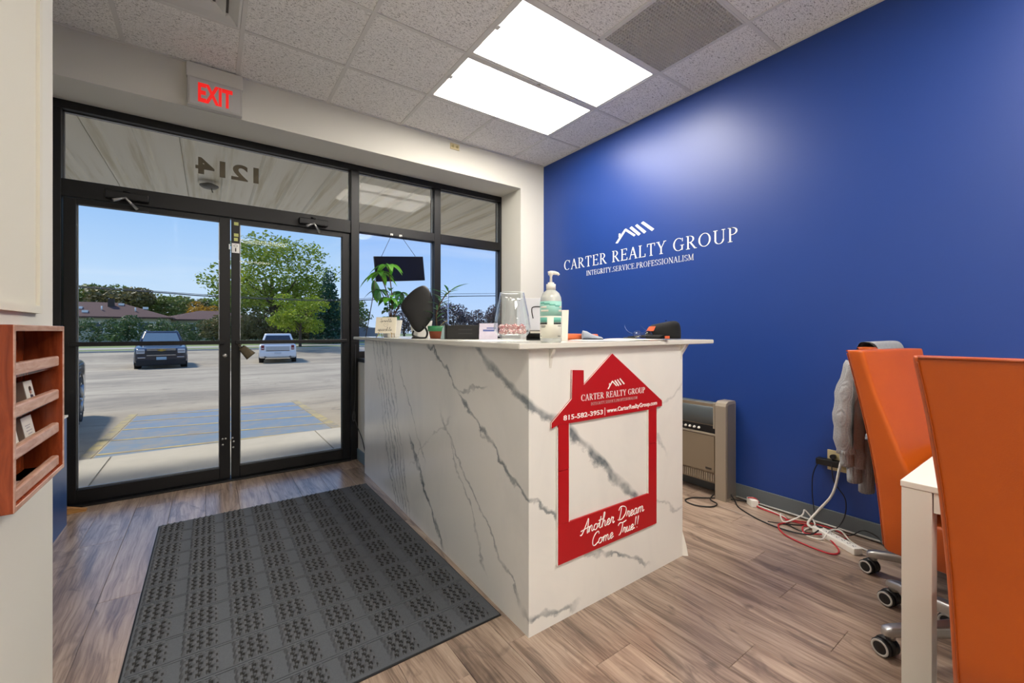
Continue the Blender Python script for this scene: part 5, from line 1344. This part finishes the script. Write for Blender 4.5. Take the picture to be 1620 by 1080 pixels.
struct(bxo('wall_outside_right', BX + .12, 12, FY, FY + .1, -.1, 3.25, MATS['facade']), 'plain outside wall right of the storefront', 'wall')
struct(bxo('roof_slab', -9, 12, YB - .2, FY + .1, CZ + .12, 3.25, MATS['facade']), 'flat roof slab of the office building', 'roof')

pav = struct(bxo('pavement', -9, 12, FY + .1, 5.45, -.12, -.012, mat('pavement_base', '8b867c', .9)), 'concrete pavement in front of the doors', 'pavement')
for (a, c) in ((-9, -6.1), (-6.1, -4.3), (-4.3, -2.53), (-2.53, -.75), (-.75, 1.02), (1.02, 2.8), (2.8, 4.6), (4.6, 6.4), (6.4, 12)):
    bxo('pavement_slab', a + .006, c - .006, FY + .12, 5.45, -.012, -.004, M_concrete, pav, bev=.003)
GP = [(5.45, -.035), (28, -.70), (33.5, -.69), (38, -.22), (39, -.2)]
def ground_z(y):
    for (y0, z0), (y1, z1) in zip(GP, GP[1:]):
        if y <= y1: return z0 + (z1 - z0) * (y - y0) / (y1 - y0)
    return GP[-1][1]
b = MB(); vs = []
for (y, z) in GP[:-1]: vs += [(-60, y, z), (90, y, z)]
b.add(vs, [(2 * i, 2 * i + 1, 2 * i + 3, 2 * i + 2) for i in range(len(GP) - 2)])
lot = struct(part('ground_parking', b, M_asphalt), 'worn tan asphalt parking lot', 'parking lot')
def on_lot(name, poly, m, h=.004):
    b = MB(); n = len(poly); b.add([(x, y, ground_z(y) + h) for x, y in poly] + [(x, y, ground_z(y) - .002) for x, y in poly], [list(range(n)), list(range(2 * n - 1, n - 1, -1))] + [(i, (i + 1) % n, n + (i + 1) % n, n + i) for i in range(n)])
    return part(name, b, m, lot)
on_lot('blue_marking', [(-.90, 5.47), (1.24, 5.47), (1.24, 8.65), (-.90, 8.65)], M_pblue, .003)
on_lot('line_marking', [(-1.02, 5.47), (-.92, 5.47), (-.92, 8.9), (-1.02, 8.9)], M_pyellow)
on_lot('line_marking', [(1.25, 5.47), (1.36, 5.47), (1.36, 8.9), (1.25, 8.9)], M_pyellow)
for yl in (5.72, 6.50, 7.25, 8.0, 8.6):
    on_lot('line_marking', [(-.9, yl), (1.24, yl - .52 if yl > 5.8 else yl - .22), (1.24, yl - .45 if yl > 5.8 else yl - .15), (-.9, yl + .07)], M_pyellow, .0055)
for xl in (-3.6, 4.0, 6.6, 9.2, -6.2): on_lot('line_marking', [(xl, 5.6), (xl + .1, 5.6), (xl + .1, 10.2), (xl, 10.2)], M_pyellow)
struct(bxo('ground_kerb', -60, 90, 37.9, 38.15, -.5, -.13, M_concrete), 'pale concrete kerb behind the parking lot', 'kerb')
b = MB(); vs = []
LP = [(38.15, -.16), (41.0, -.02), (46, .06), (180, .06)]
for (y, z) in LP: vs += [(-140, y, z), (200, y, z)]
b.add(vs, [(2 * i, 2 * i + 1, 2 * i + 3, 2 * i + 2) for i in range(3)])
struct(part('ground_lawn', b, M_grass), 'lawn around the houses behind the parking lot', 'lawn')
b = MB(); b.add([(-60, 39.4, -.085), (90, 39.4, -.085), (90, 40.9, -.012), (-60, 40.9, -.012)], [(0, 1, 2, 3)])
struct(part('path', b, M_road), 'pale footpath through the grass behind the parking lot', 'path')

# ---------------------------------------------------------------- cars
M_tyre = mat('tyre', '1a1a1b', .8); M_rim = mat('wheel_rim', 'a9abae', .3, metal=.8)
M_cglass = mat('car_glass', '7d8d92', .06, spec=.8, metal=.3); M_chr = mat('car_chrome', 'c4c7cb', .2, metal=.9)
def make_car(label, paint, loc, rot, W=1.0, L=5.0, H=1.5, belt=.92, front='suv', size=1.0):
    """local frame: nose at y=0 pointing -y, wheels on z=0"""
    t = thing('car', label, 'car', loc)
    T = Matrix.Translation(loc) @ Matrix.Rotation(math.radians(rot), 4, 'Z') @ Matrix.Scale(size, 4)
    def ring(y, hw, z0, z1, r=.10):
        return [(p[0], y, p[1]) for p in rrect(hw, (z1 - z0) / 2, min(r, (z1 - z0) * .4), 4, 0, (z0 + z1) / 2)]
    secs = [(0.0, .84 * W, .34, belt - .20), (.05, .93 * W, .28, belt - .14), (.18, .99 * W, .25, belt - .10), (.5, W, .24, belt - .06), (1.25, W, .24, belt), (1.5, W, .24, belt + .02), (L - .5, W, .24, belt + .02), (L - .12, .98 * W, .27, belt), (L, .93 * W, .34, belt - .06)]
    b = MB(); b.loft([ring(*s) for s in secs]); body = part('body', b, paint, t, T)
    # cabin
    yf0, yf1, yr0, yr1 = 1.30, 2.02, L - .10, L - .42
    b = MB(); hw0, hw1 = .90 * W, .70 * W
    def cab(z, f):
        a, c = yf0 + (yf1 - yf0) * f, yr0 + (yr1 - yr0) * f; hw = hw0 + (hw1 - hw0) * f
        return [(p[0], p[1] + (a + c) / 2, z) for p in rrect(hw, (c - a) / 2, .12, 4)]
    b.loft([cab(belt - .02, 0), cab(belt + (H - belt) * .5, .5), cab(H - .05, .92), cab(H - .012, .98), cab(H, 1.08)]); part('cabin', b, paint, t, T)
    def glass(pts, nm='window_glass', m=M_cglass):
        b = MB(); c = sum((Vector(p) for p in pts), Vector()) / len(pts); n = (Vector(pts[1]) - Vector(pts[0])).cross(Vector(pts[2]) - Vector(pts[0])).normalized()
        mid = Vector((0, (yf0 + yr0) / 2, belt + .2))
        if n.dot(c - mid) < 0: n = -n
        k = len(pts); b.add([Vector(p) + n * .012 for p in pts] + [Vector(p) - n * .02 for p in pts], [list(range(k)), list(range(2 * k - 1, k - 1, -1))] + [(i, (i + 1) % k, k + (i + 1) % k, k + i) for i in range(k)])
        part(nm, b, m, t, T)
    def at(f, s, end):
        z = belt + (H - belt) * f; y = (yf0 + (yf1 - yf0) * f) if end == 'f' else (yr0 + (yr1 - yr0) * f); return (s * (hw0 + (hw1 - hw0) * f - .10), y, z)
    glass([at(.08, -1, 'f'), at(.08, 1, 'f'), at(.84, 1, 'f'), at(.84, -1, 'f')], 'windshield')
    glass([at(.10, -1, 'r'), at(.10, 1, 'r'), at(.82, 1, 'r'), at(.82, -1, 'r')], 'rear_window', mat('car_glass_dark', '2c2f3a', .08, spec=.8))
    for s in (-1, 1):
        x0, x1 = hw0 + (hw1 - hw0) * .10, hw0 + (hw1 - hw0) * .82
        y0, y1 = yf0 + .28, yr0 - .25
        for (ya, yb) in ((y0, y0 + (y1 - y0) * .36), (y0 + (y1 - y0) * .38, y0 + (y1 - y0) * .68), (y0 + (y1 - y0) * .70, y1)):
            off = .45 if ya == y0 else 0
            glass([(s * x0, ya, belt + (H - belt) * .1), (s * x0, yb, belt + (H - belt) * .1), (s * x1, yb - (.12 if yb == y1 else 0), belt + (H - belt) * .82), (s * x1, ya + off, belt + (H - belt) * .82)], 'side_window', MATS['car_glass_dark'])
        mw = .20 if front == 'suv' else .11
        b = MB(); b.bevbox(min(s * (hw0 + .02), s * (hw0 + mw)), max(s * (hw0 + .02), s * (hw0 + mw)), 1.62, 1.72, belt + .02, belt + .14, .02); part('side_mirror', b, M_chr if front == 'suv' else paint, t, T)
        for yy in (.92, L - .98):
            b = MB(); sx = s * (W - .10)
            b.lathe([(0, -.11), (.30, -.11), (.335, -.09), (.335, .09), (.30, .11), (.235, .112), (.22, .09), (0, .09)] if s > 0 else [(0, .11), (.30, .11), (.335, .09), (.335, -.09), (.30, -.11), (.235, -.112), (.22, -.09), (0, -.09)], 26, (sx, yy, .335), 'x'); wh = part('wheel', b, M_tyre, t, T)
            b = MB(); b.lathe([(0, .02), (.05, .02), (.05, 0), (0, 0)], 12, (sx + s * .09, yy, .335), 'x')
            for k in range(6):
                a = k * PI / 3; b.tube([(sx + s * .10, yy, .335), (sx + s * .105, yy + .21 * math.cos(a), .335 + .21 * math.sin(a))], [.035, .028], 6)
            b.lathe([(.205, s * .095), (.232, s * .095), (.232, s * .108), (.205, s * .108)], 26, (sx, yy, .335), 'x', ring=True); part('rim', b, M_rim, wh, T)
            b = MB(); b.lathe([(.36, s * (W - .012)), (.385, s * (W - .012)), (.385, s * (W + .006)), (.36, s * (W + .006))], 26, (0, yy, .335), 'x', ring=True); part('wheel_arch', b, mat('arch_black', '18181a', .6), t, T)
    if front == 'suv':
        b = MB(); b.bevbox(-.52 * W, .52 * W, -.035, .06, .555, belt - .13, .01); part('grille', b, mat('grille_dark', '23272c', .4), t, T)
        b = MB()
        for z in (.553, belt - .175, belt - .125): b.box(-.54 * W, .54 * W, -.045, .03, z - .012, z + .012)
        part('grille_bar', b, M_chr, t, T)
        z = belt - .178; b = MB(); b.prism([(-.12, z - .022), (-.05, z - .022), (-.045, z - .045), (.045, z - .045), (.05, z - .022), (.12, z - .022), (.13, z + .022), (.05, z + .022), (.045, z + .045), (-.045, z + .045), (-.05, z + .022), (-.11, z + .022)], -.06, -.045, 'y'); part('emblem', b, mat('emblem_gold', 'b49a4a', .3, metal=.7), t, T)
        for s in (-1, 1):
            a, c = sorted((s * .60 * W, s * .90 * W))
            b = MB(); b.bevbox(a, c, -.01, .14, belt - .31, belt - .14, .02); hl = part('headlight', b, mat('headlight', 'b8bcc0', .1, spec=.8), t, T)
            b = MB(); b.box(a + .02, c - .02, -.014, .0, belt - .235, belt - .215); part('light_divider', b, M_blackpl, hl, T)
            a, c = sorted((s * .58 * W, s * .86 * W)); b = MB(); b.bevbox(a, c, -.015, .05, .445, .485, .01); part('fog_lamp', b, M_chr, t, T)
        b = MB(); b.bevbox(-.93 * W, .93 * W, -.005, .14, .15, .40, .03); part('bumper_skirt', b, mat('bumper_black', '17181b', .6), t, T)
        b = MB(); b.box(-.155, .155, -.05, -.01, .375, .485); part('licence_plate', b, mat('plate_blue', '9db8c6', .5, var=.3, vscale=30), t, T)
        for s in (-1, 1):
            b = MB(); b.tube([(s * .60 * W, yf1 + .15, H), (s * .60 * W, yf1 + .2, H + .035), (s * .60 * W, yr1 - .3, H + .035), (s * .60 * W, yr1 - .2, H)], .015, 6); part('roof_rail', b, M_chr, t, T)
    # rear
    b = MB(); b.bevbox(-.92 * W, .92 * W, L - .10, L + .03, .34, .60, .03); part('rear_bumper', b, paint, t, T)
    b = MB(); b.box(-.62 * W, .62 * W, L - .01, L + .012, .66, belt - .10); part('tailgate_panel', b, mat('tailgate_silver', 'b6bcc2', .3, metal=.3) if front != 'suv' else paint, t, T)
    b = MB(); b.box(-.62 * W, .62 * W, L + .0, L + .016, .625, .648); part('tailgate_shadow_line', b, M_blackpl, t, T)
    for s in (-1, 1):
        a, c = sorted((s * .70 * W, s * .88 * W)); b = MB(); b.bevbox(a, c, L - .06, L + .006, .68, belt - .03, .02); tl = part('tail_light', b, mat('tail_red', '7c2a34', .2), t, T)
        b = MB(); b.box(a + .02, c - .02, L + .004, L + .009, .74, .78); part('reverse_lamp', b, mat('tail_clear', 'd8c4c6', .2), tl, T)
        b = MB(); b.lathe([(.03, L - .06), (.045, L - .06), (.045, L + .035), (.03, L + .035)], 14, (s * .66 * W, 0, .33), 'y', ring=True); part('exhaust', b, mat('exhaust_dark', '2a2a2c', .3, metal=.7), t, T)
    b = MB(); b.box(-.15, .15, L + .03, L + .04, .47, .57); part('licence_plate', b, mat('plate_white', 'c9ced2', .5, var=.2, vscale=30), t, T)
    return t
M_cnavy = mat('paint_navy', '252a38', .22, metal=.3, coat=.5); M_cwhite = mat('paint_white_car', 'e6e8ea', .25, coat=.4); M_cdark = mat('paint_dark', '1c2029', .2, metal=.3, coat=.5)
make_car('dark navy suv parked facing the entrance doors', M_cnavy, (-1.90, 26.8, -.685), 4, .825, 4.2, 1.50, .93, 'suv', 1.24)
make_car('white wagon seen from the rear in the parking lot', M_cwhite, (3.81, 32.77, -.70), 180 - 6.6, .84, 4.25, 1.50, .95, 'wagon', 1.15)
make_car('dark car partly visible beside the blue parking aisle', M_cdark, (-2.158, 5.44, ground_z(7.6) - .02), 5, .93, 3.92, 1.42, .86, 'wagon')

# ---------------------------------------------------------------- houses across the road
M_roof = mat('roof_shingle', '5c4340', .9, var=.12, vscale=3); M_hwall = mat('house_wall', 'b9b5a6', .85, var=.05); M_hglass = mat('house_glass', '4a5660', .2)
def house(label, x0, x1, y0, y1, zw, zr, hip, vents, wins):
    t = thing('house', label, 'house', ((x0 + x1) / 2, (y0 + y1) / 2, .06), 'brown-roofed houses across the road')
    bxo('walls', x0 + .4, x1 - .4, y0 + .4, y1 - .4, .06, zw, M_hwall, t)
    ym = (y0 + y1) / 2; b = MB()
    vs = [(x0, y0, zw), (x1, y0, zw), (x1, y1, zw), (x0, y1, zw), (x0 + hip, ym, zr), (x1 - hip, ym, zr)]
    b.add(vs + [(v[0], v[1], zw - .15) for v in vs[:4]], [(0, 1, 5, 4), (1, 2, 5), (2, 3, 4, 5), (3, 0, 4), (0, 6, 7, 1), (1, 7, 8, 2), (2, 8, 9, 3), (3, 9, 6, 0), (6, 9, 8, 7)])
    rf = part('roof', b, M_roof, t)
    for (u, v, kind) in vents:
        xx = x0 + (x1 - x0) * u; yy = y0 + (ym - y0) * v; zz = zw + (zr - zw) * v
        if kind == 'b': bxo('roof_vent', xx - .22, xx + .22, yy - .2, yy + .2, zz - .1, zz + .16, M_paint_white, rf)
        elif kind == 'p':
            b = MB(); b.cyl((xx, yy, zz - .1), (xx, yy, zz + .4), .06, 8); part('roof_pipe', b, M_paint_white, rf)
        else: bxo('chimney', xx - .25, xx + .25, yy - .2, yy + .2, zz - .2, zz + .75, mat('chimney_brick', '4a403b', .9), rf)
    for (u, w) in wins:
        xx = x0 + (x1 - x0) * u
        fr_ = bxo('window_frame', xx - w / 2 - .06, xx + w / 2 + .06, y0 + .36, y0 + .40, 1.0, 2.12, M_paint_white, t); bxo('window_pane', xx - w / 2, xx + w / 2, y0 + .34, y0 + .36, 1.06, 2.06, M_hglass, fr_)
house('long low house with brown hip roof beyond the hedge', -22, -3.2, 58.5, 66, 2.65, 4.25, 4.6, [(.60, .55, 'b'), (.72, .75, 'c'), (.69, .45, 'p'), (.83, .40, 'p'), (.76, .85, 'b'), (.87, .62, 'b'), (.63, .3, 'b')], [(.68, 1.0), (.78, 1.4), (.88, 1.2), (.95, 1.0), (.58, 1.0)])
house('smaller brown-roofed house behind the tall maple tree', -5.0, 5.5, 63, 70, 2.58, 3.75, 4.0, [], [(.3, 1.0), (.6, 1.2)])

# ---------------------------------------------------------------- vegetation
M_l_green = leaf_mat('leaves_maple', '5a7420', 'a2b23c', .35, .5); M_l_dark = leaf_mat('leaves_evergreen', '1e4330', '34604a', .2, .6)
M_l_yel = leaf_mat('leaves_yellow_green', '6f8a1e', 'a9b83c', .4, .7); M_l_hedge = leaf_mat('leaves_hedge', '3a5434', '6c8450', .25, .6)
M_l_bg = leaf_mat('leaves_far', '5f7338', '8a9648', .25, .25); M_l_br = leaf_mat('leaves_far_brown', '66643f', '8a7c4c', .25, .25)
M_l_or = leaf_mat('leaves_orange', '9a7a24', 'c29634', .35, .5); M_l_pur = leaf_mat('leaves_far_dusky', '5a4f50', '806a60', .25, .25)
M_bark = mat('bark', '4c4238', .9, var=.25, vscale=6)
def crown_mesh(name, blobs, n, size, m, seed=1, fill=.55):
    r = random.Random(seed); vs = []; fs = []
    vol = [bl[3] * bl[4] * bl[5] for bl in blobs]; tot = sum(v ** .67 for v in vol)
    for bl, v in zip(blobs, vol):
        for _ in range(int(n * v ** .67 / tot)):
            while True:
                d = Vector((r.uniform(-1, 1), r.uniform(-1, 1), r.uniform(-1, 1)))
                if .05 < d.length < 1: break
            d = d.normalized() * (fill + (1 - fill) * r.random() ** .6)
            if mnoise.noise(Vector((d.x * 2.2 + bl[0], d.y * 2.2 + bl[1], d.z * 2.2 + seed))) < -.16: continue
            p = Vector((bl[0] + d.x * bl[3], bl[1] + d.y * bl[4], bl[2] + d.z * bl[5]))
            a = Vector((r.uniform(-1, 1), r.uniform(-1, 1), r.uniform(-.6, .6))).normalized(); q = a.orthogonal().normalized(); q = Matrix.Rotation(r.uniform(0, 6.3), 3, a) @ q
            s = size * r.uniform(.6, 1.3); k = len(vs)
            vs += [p - a * s, p - q * s * .55, p + a * s, p + q * s * .55]; fs.append((k, k + 1, k + 2, k + 3))
    b = MB(); b.add(vs, fs); me = bpy.data.meshes.new(name); me.from_pydata([tuple(v) for v in vs], [], fs); me.materials.append(m); me.update()
    return me
def blob_crown(w, d, h, z0, n, seed):
    r = random.Random(seed); out = [(0, 0, z0 + h * .5, w * .30, d * .30, h * .36)]
    for i in range(n):
        a = 2 * PI * i / n + r.uniform(-.3, .3); e = r.uniform(.18, .85); k = math.sin(PI * (.12 + .8 * e))
        out.append((w * .31 * k * math.cos(a), d * .31 * k * math.sin(a), z0 + h * e, w * r.uniform(.15, .22), d * r.uniform(.15, .22), h * r.uniform(.13, .2)))
    return out
def trunk(t, loc, h, r0, nb, spread, seed, top=.75):
    r = random.Random(seed); b = MB(); x, y, z = loc
    b.tube(smooth_path([(x, y, z - .1), (x + r.uniform(-.1, .1), y, z + h * .35), (x + r.uniform(-.2, .2), y, z + h * top)], 5), [r0 * (1 - .06 * i) for i in range(11)], 8)
    tr = part('trunk', b, M_bark, t)
    for i in range(nb):
        a = 2 * PI * i / nb + r.uniform(-.3, .3); z0 = z + h * r.uniform(.25, .5); L = spread * r.uniform(.6, 1)
        b = MB(); q = smooth_path([(x, y, z0), (x + L * .45 * math.cos(a), y + L * .45 * math.sin(a), z0 + h * .16), (x + L * math.cos(a), y + L * math.sin(a), z0 + h * r.uniform(.25, .42))], 4)
        b.tube(q, [r0 * .45 * (1 - .09 * k) for k in range(len(q))], 6); part('branch', b, M_bark, tr)
def tree(label, loc, me, h, r0, nb, spread, group, seed=1, rot=0, sc=1.0):
    t = thing('tree', label, 'tree', loc, group)
    piece('crown', me, t, loc, (0, 0, rot), (sc, sc, sc)); trunk(t, loc, h, r0, nb, spread, seed)
    return t
big = crown_mesh('crown', blob_crown(13.5, 11, 8.8, 2.5, 24, 11), 15000, .17, M_l_green, 11, .35)
tree('large maple tree turning yellow-green behind the white car', (5.4, 50, .06), big, 9, .34, 10, 4.6, None, 4)
tree('small rounded yellow-green tree in front of the maple', (6.15, 38.9, -.12), crown_mesh('crown', blob_crown(5.2, 4.6, 3.6, 1.05, 14, 5), 6500, .11, M_l_yel, 5, .4), 3.6, .13, 7, 1.5, None, 5)
ev = [(0, 0, .6 + .9 * k, 1.75 - .2 * k, 1.75 - .2 * k, .95) for k in range(7)]
tree('dark evergreen tree right of the small yellow-green tree', (9.3, 43, .0), crown_mesh('crown', ev, 7000, .13, M_l_dark, 6, .5), 6, .18, 5, .8, None, 6)
hb = [crown_mesh('foliage', blob_crown(3.6, 2.6, 2.3, -.15, 9, 20 + k), 2400, .09, M_l_hedge, 20 + k, .5) for k in range(3)]
for i in range(13):
    hx = -13.5 + i * 1.75 + random.uniform(-.2, .2); yy = 49.5 + random.uniform(-.6, .6)
    t = thing('hedge_bush', 'dense dark green bush in the hedge before the houses', 'bush', (hx, yy, .06), 'hedge bushes before the houses')
    s = random.uniform(.85, 1.15); piece('foliage', hb[i % 3], t, (hx, yy, .06), (0, 0, i * 1.3), (s, s, s * random.uniform(1.02, 1.22)))
us = crown_mesh('foliage', blob_crown(4.5, 3, 2.9, -.1, 10, 31), 3400, .11, M_l_br, 31, .4)
for i, (hx, yy) in enumerate(((1.2, 48.4), (2.9, 47.6), (4.3, 48.8), (5.6, 47.9), (7.6, 47.7), (9.2, 48.8), (10.8, 48.1), (13.2, 48.5))):
    t = thing('undergrowth_bush', 'brownish bush in the thicket under the maple tree', 'bush', (hx, yy, .06), 'bushes under the maple tree')
    piece('foliage', us, t, (hx, yy, .06), (0, 0, i * 1.7), (1, 1, 1.25 if i % 2 else 1.05))
far = [crown_mesh('crown', blob_crown(9, 8, 6.2, 1.2, 14, 40 + k), 4600, .25, (M_l_bg, M_l_br, M_l_bg)[k], 40 + k, .4) for k in range(3)]
for i, (hx, yy, s) in enumerate(((-26, 84, 1.05), (-20.5, 82, .98), (-17, 88, 1.12), (-13.0, 86, 1.1), (-10.2, 82, 1.1), (-7.4, 88, .98), (-5.0, 84, .93), (-2.6, 89, 1.0), (1.5, 88, .98), (6, 92, 1.0), (12, 84, .95), (17, 86, 1.1), (22, 84, 1.0))):
    tree(('olive green tree', 'brownish tree', 'green tree')[i % 3] + ' in the far row behind the brown roofs', (hx, yy, .06), far[i % 3], 5.5 * s, .22, 4, 2.4, 'far %s trees behind the houses' % ('olive', 'brown', 'green')[i % 3], i, i * 1.1, s)
tree('golden orange autumn tree behind the smaller house', (-.7, 79, .06), crown_mesh('crown', blob_crown(6.5, 5, 4.6, 1.0, 12, 50), 3000, .2, M_l_or, 50, .45), 4.5, .2, 4, 1.8, None, 50)
for i, (hx, yy, s) in enumerate(((27.5, 60, .88), (31.5, 60, .92), (35.5, 63, .62), (38.5, 62, .8), (42.5, 62, 1.0), (47, 64, 1.05), (25, 64, .8))):
    if i == 0: fp = crown_mesh('crown', blob_crown(7.5, 7, 6.0, .4, 14, 60), 3400, .19, M_l_pur, 60, .45)
    tree('dusky bare-looking tree seen through the side windows', (hx, yy, .06), fp, 5 * s, .2, 4, 2.2, 'dusky trees beyond the side windows', 60 + i, i * .9, s)
# wooden fence far right, light pole, overhead wires
t = thing('board_fence', 'grey board fence at the edge of the far lawn', 'fence', (13, 47.2, .06))
fb = MB(); fb.box(-.07, .07, -.012, .012, 0, 1.5); fm = fb.mesh('board', mat('fence_grey', '8c8a8c', .9, var=.15, vscale=4))
for k in range(36): piece('board', fm, t, (9.9 + .15 * k, 46.9, .06))
for z in (.4, 1.2): bxo('rail', 9.8, 15.3, 46.91, 46.96, z, z + .09, MATS['fence_grey'], t)
b = MB(); b.tube([(15.3, 30, -.72), (15.3, 30, 4.6)], [.06, .045], 10); tag(part('light_pole', b, mat('pole_pale', 'c9cdd6', .4, metal=.2)), 'slim pale pole standing in the parking lot', 'pole')
def wire(label, pts, r):
    b = MB(); b.tube(smooth_path(pts, 8), r, 5); tag(part('power_line', b, mat('wire_dark', '2b3033', .6)), label, 'power line', 'overhead power lines')
wire('lower dark overhead wire across the view', [(-40, 34, 4.7), (-6.2, 33, 3.62), (.45, 33, 3.38), (8.2, 33, 3.45), (20, 33.5, 4.4), (60, 36, 6.5)], .035)
wire('thin overhead wire just above the lower one', [(-40, 34, 4.9), (-6.2, 33.4, 3.72), (.45, 33.4, 3.50), (8.2, 33.4, 3.57), (20, 33.9, 4.65), (60, 36.4, 6.9)], .018)
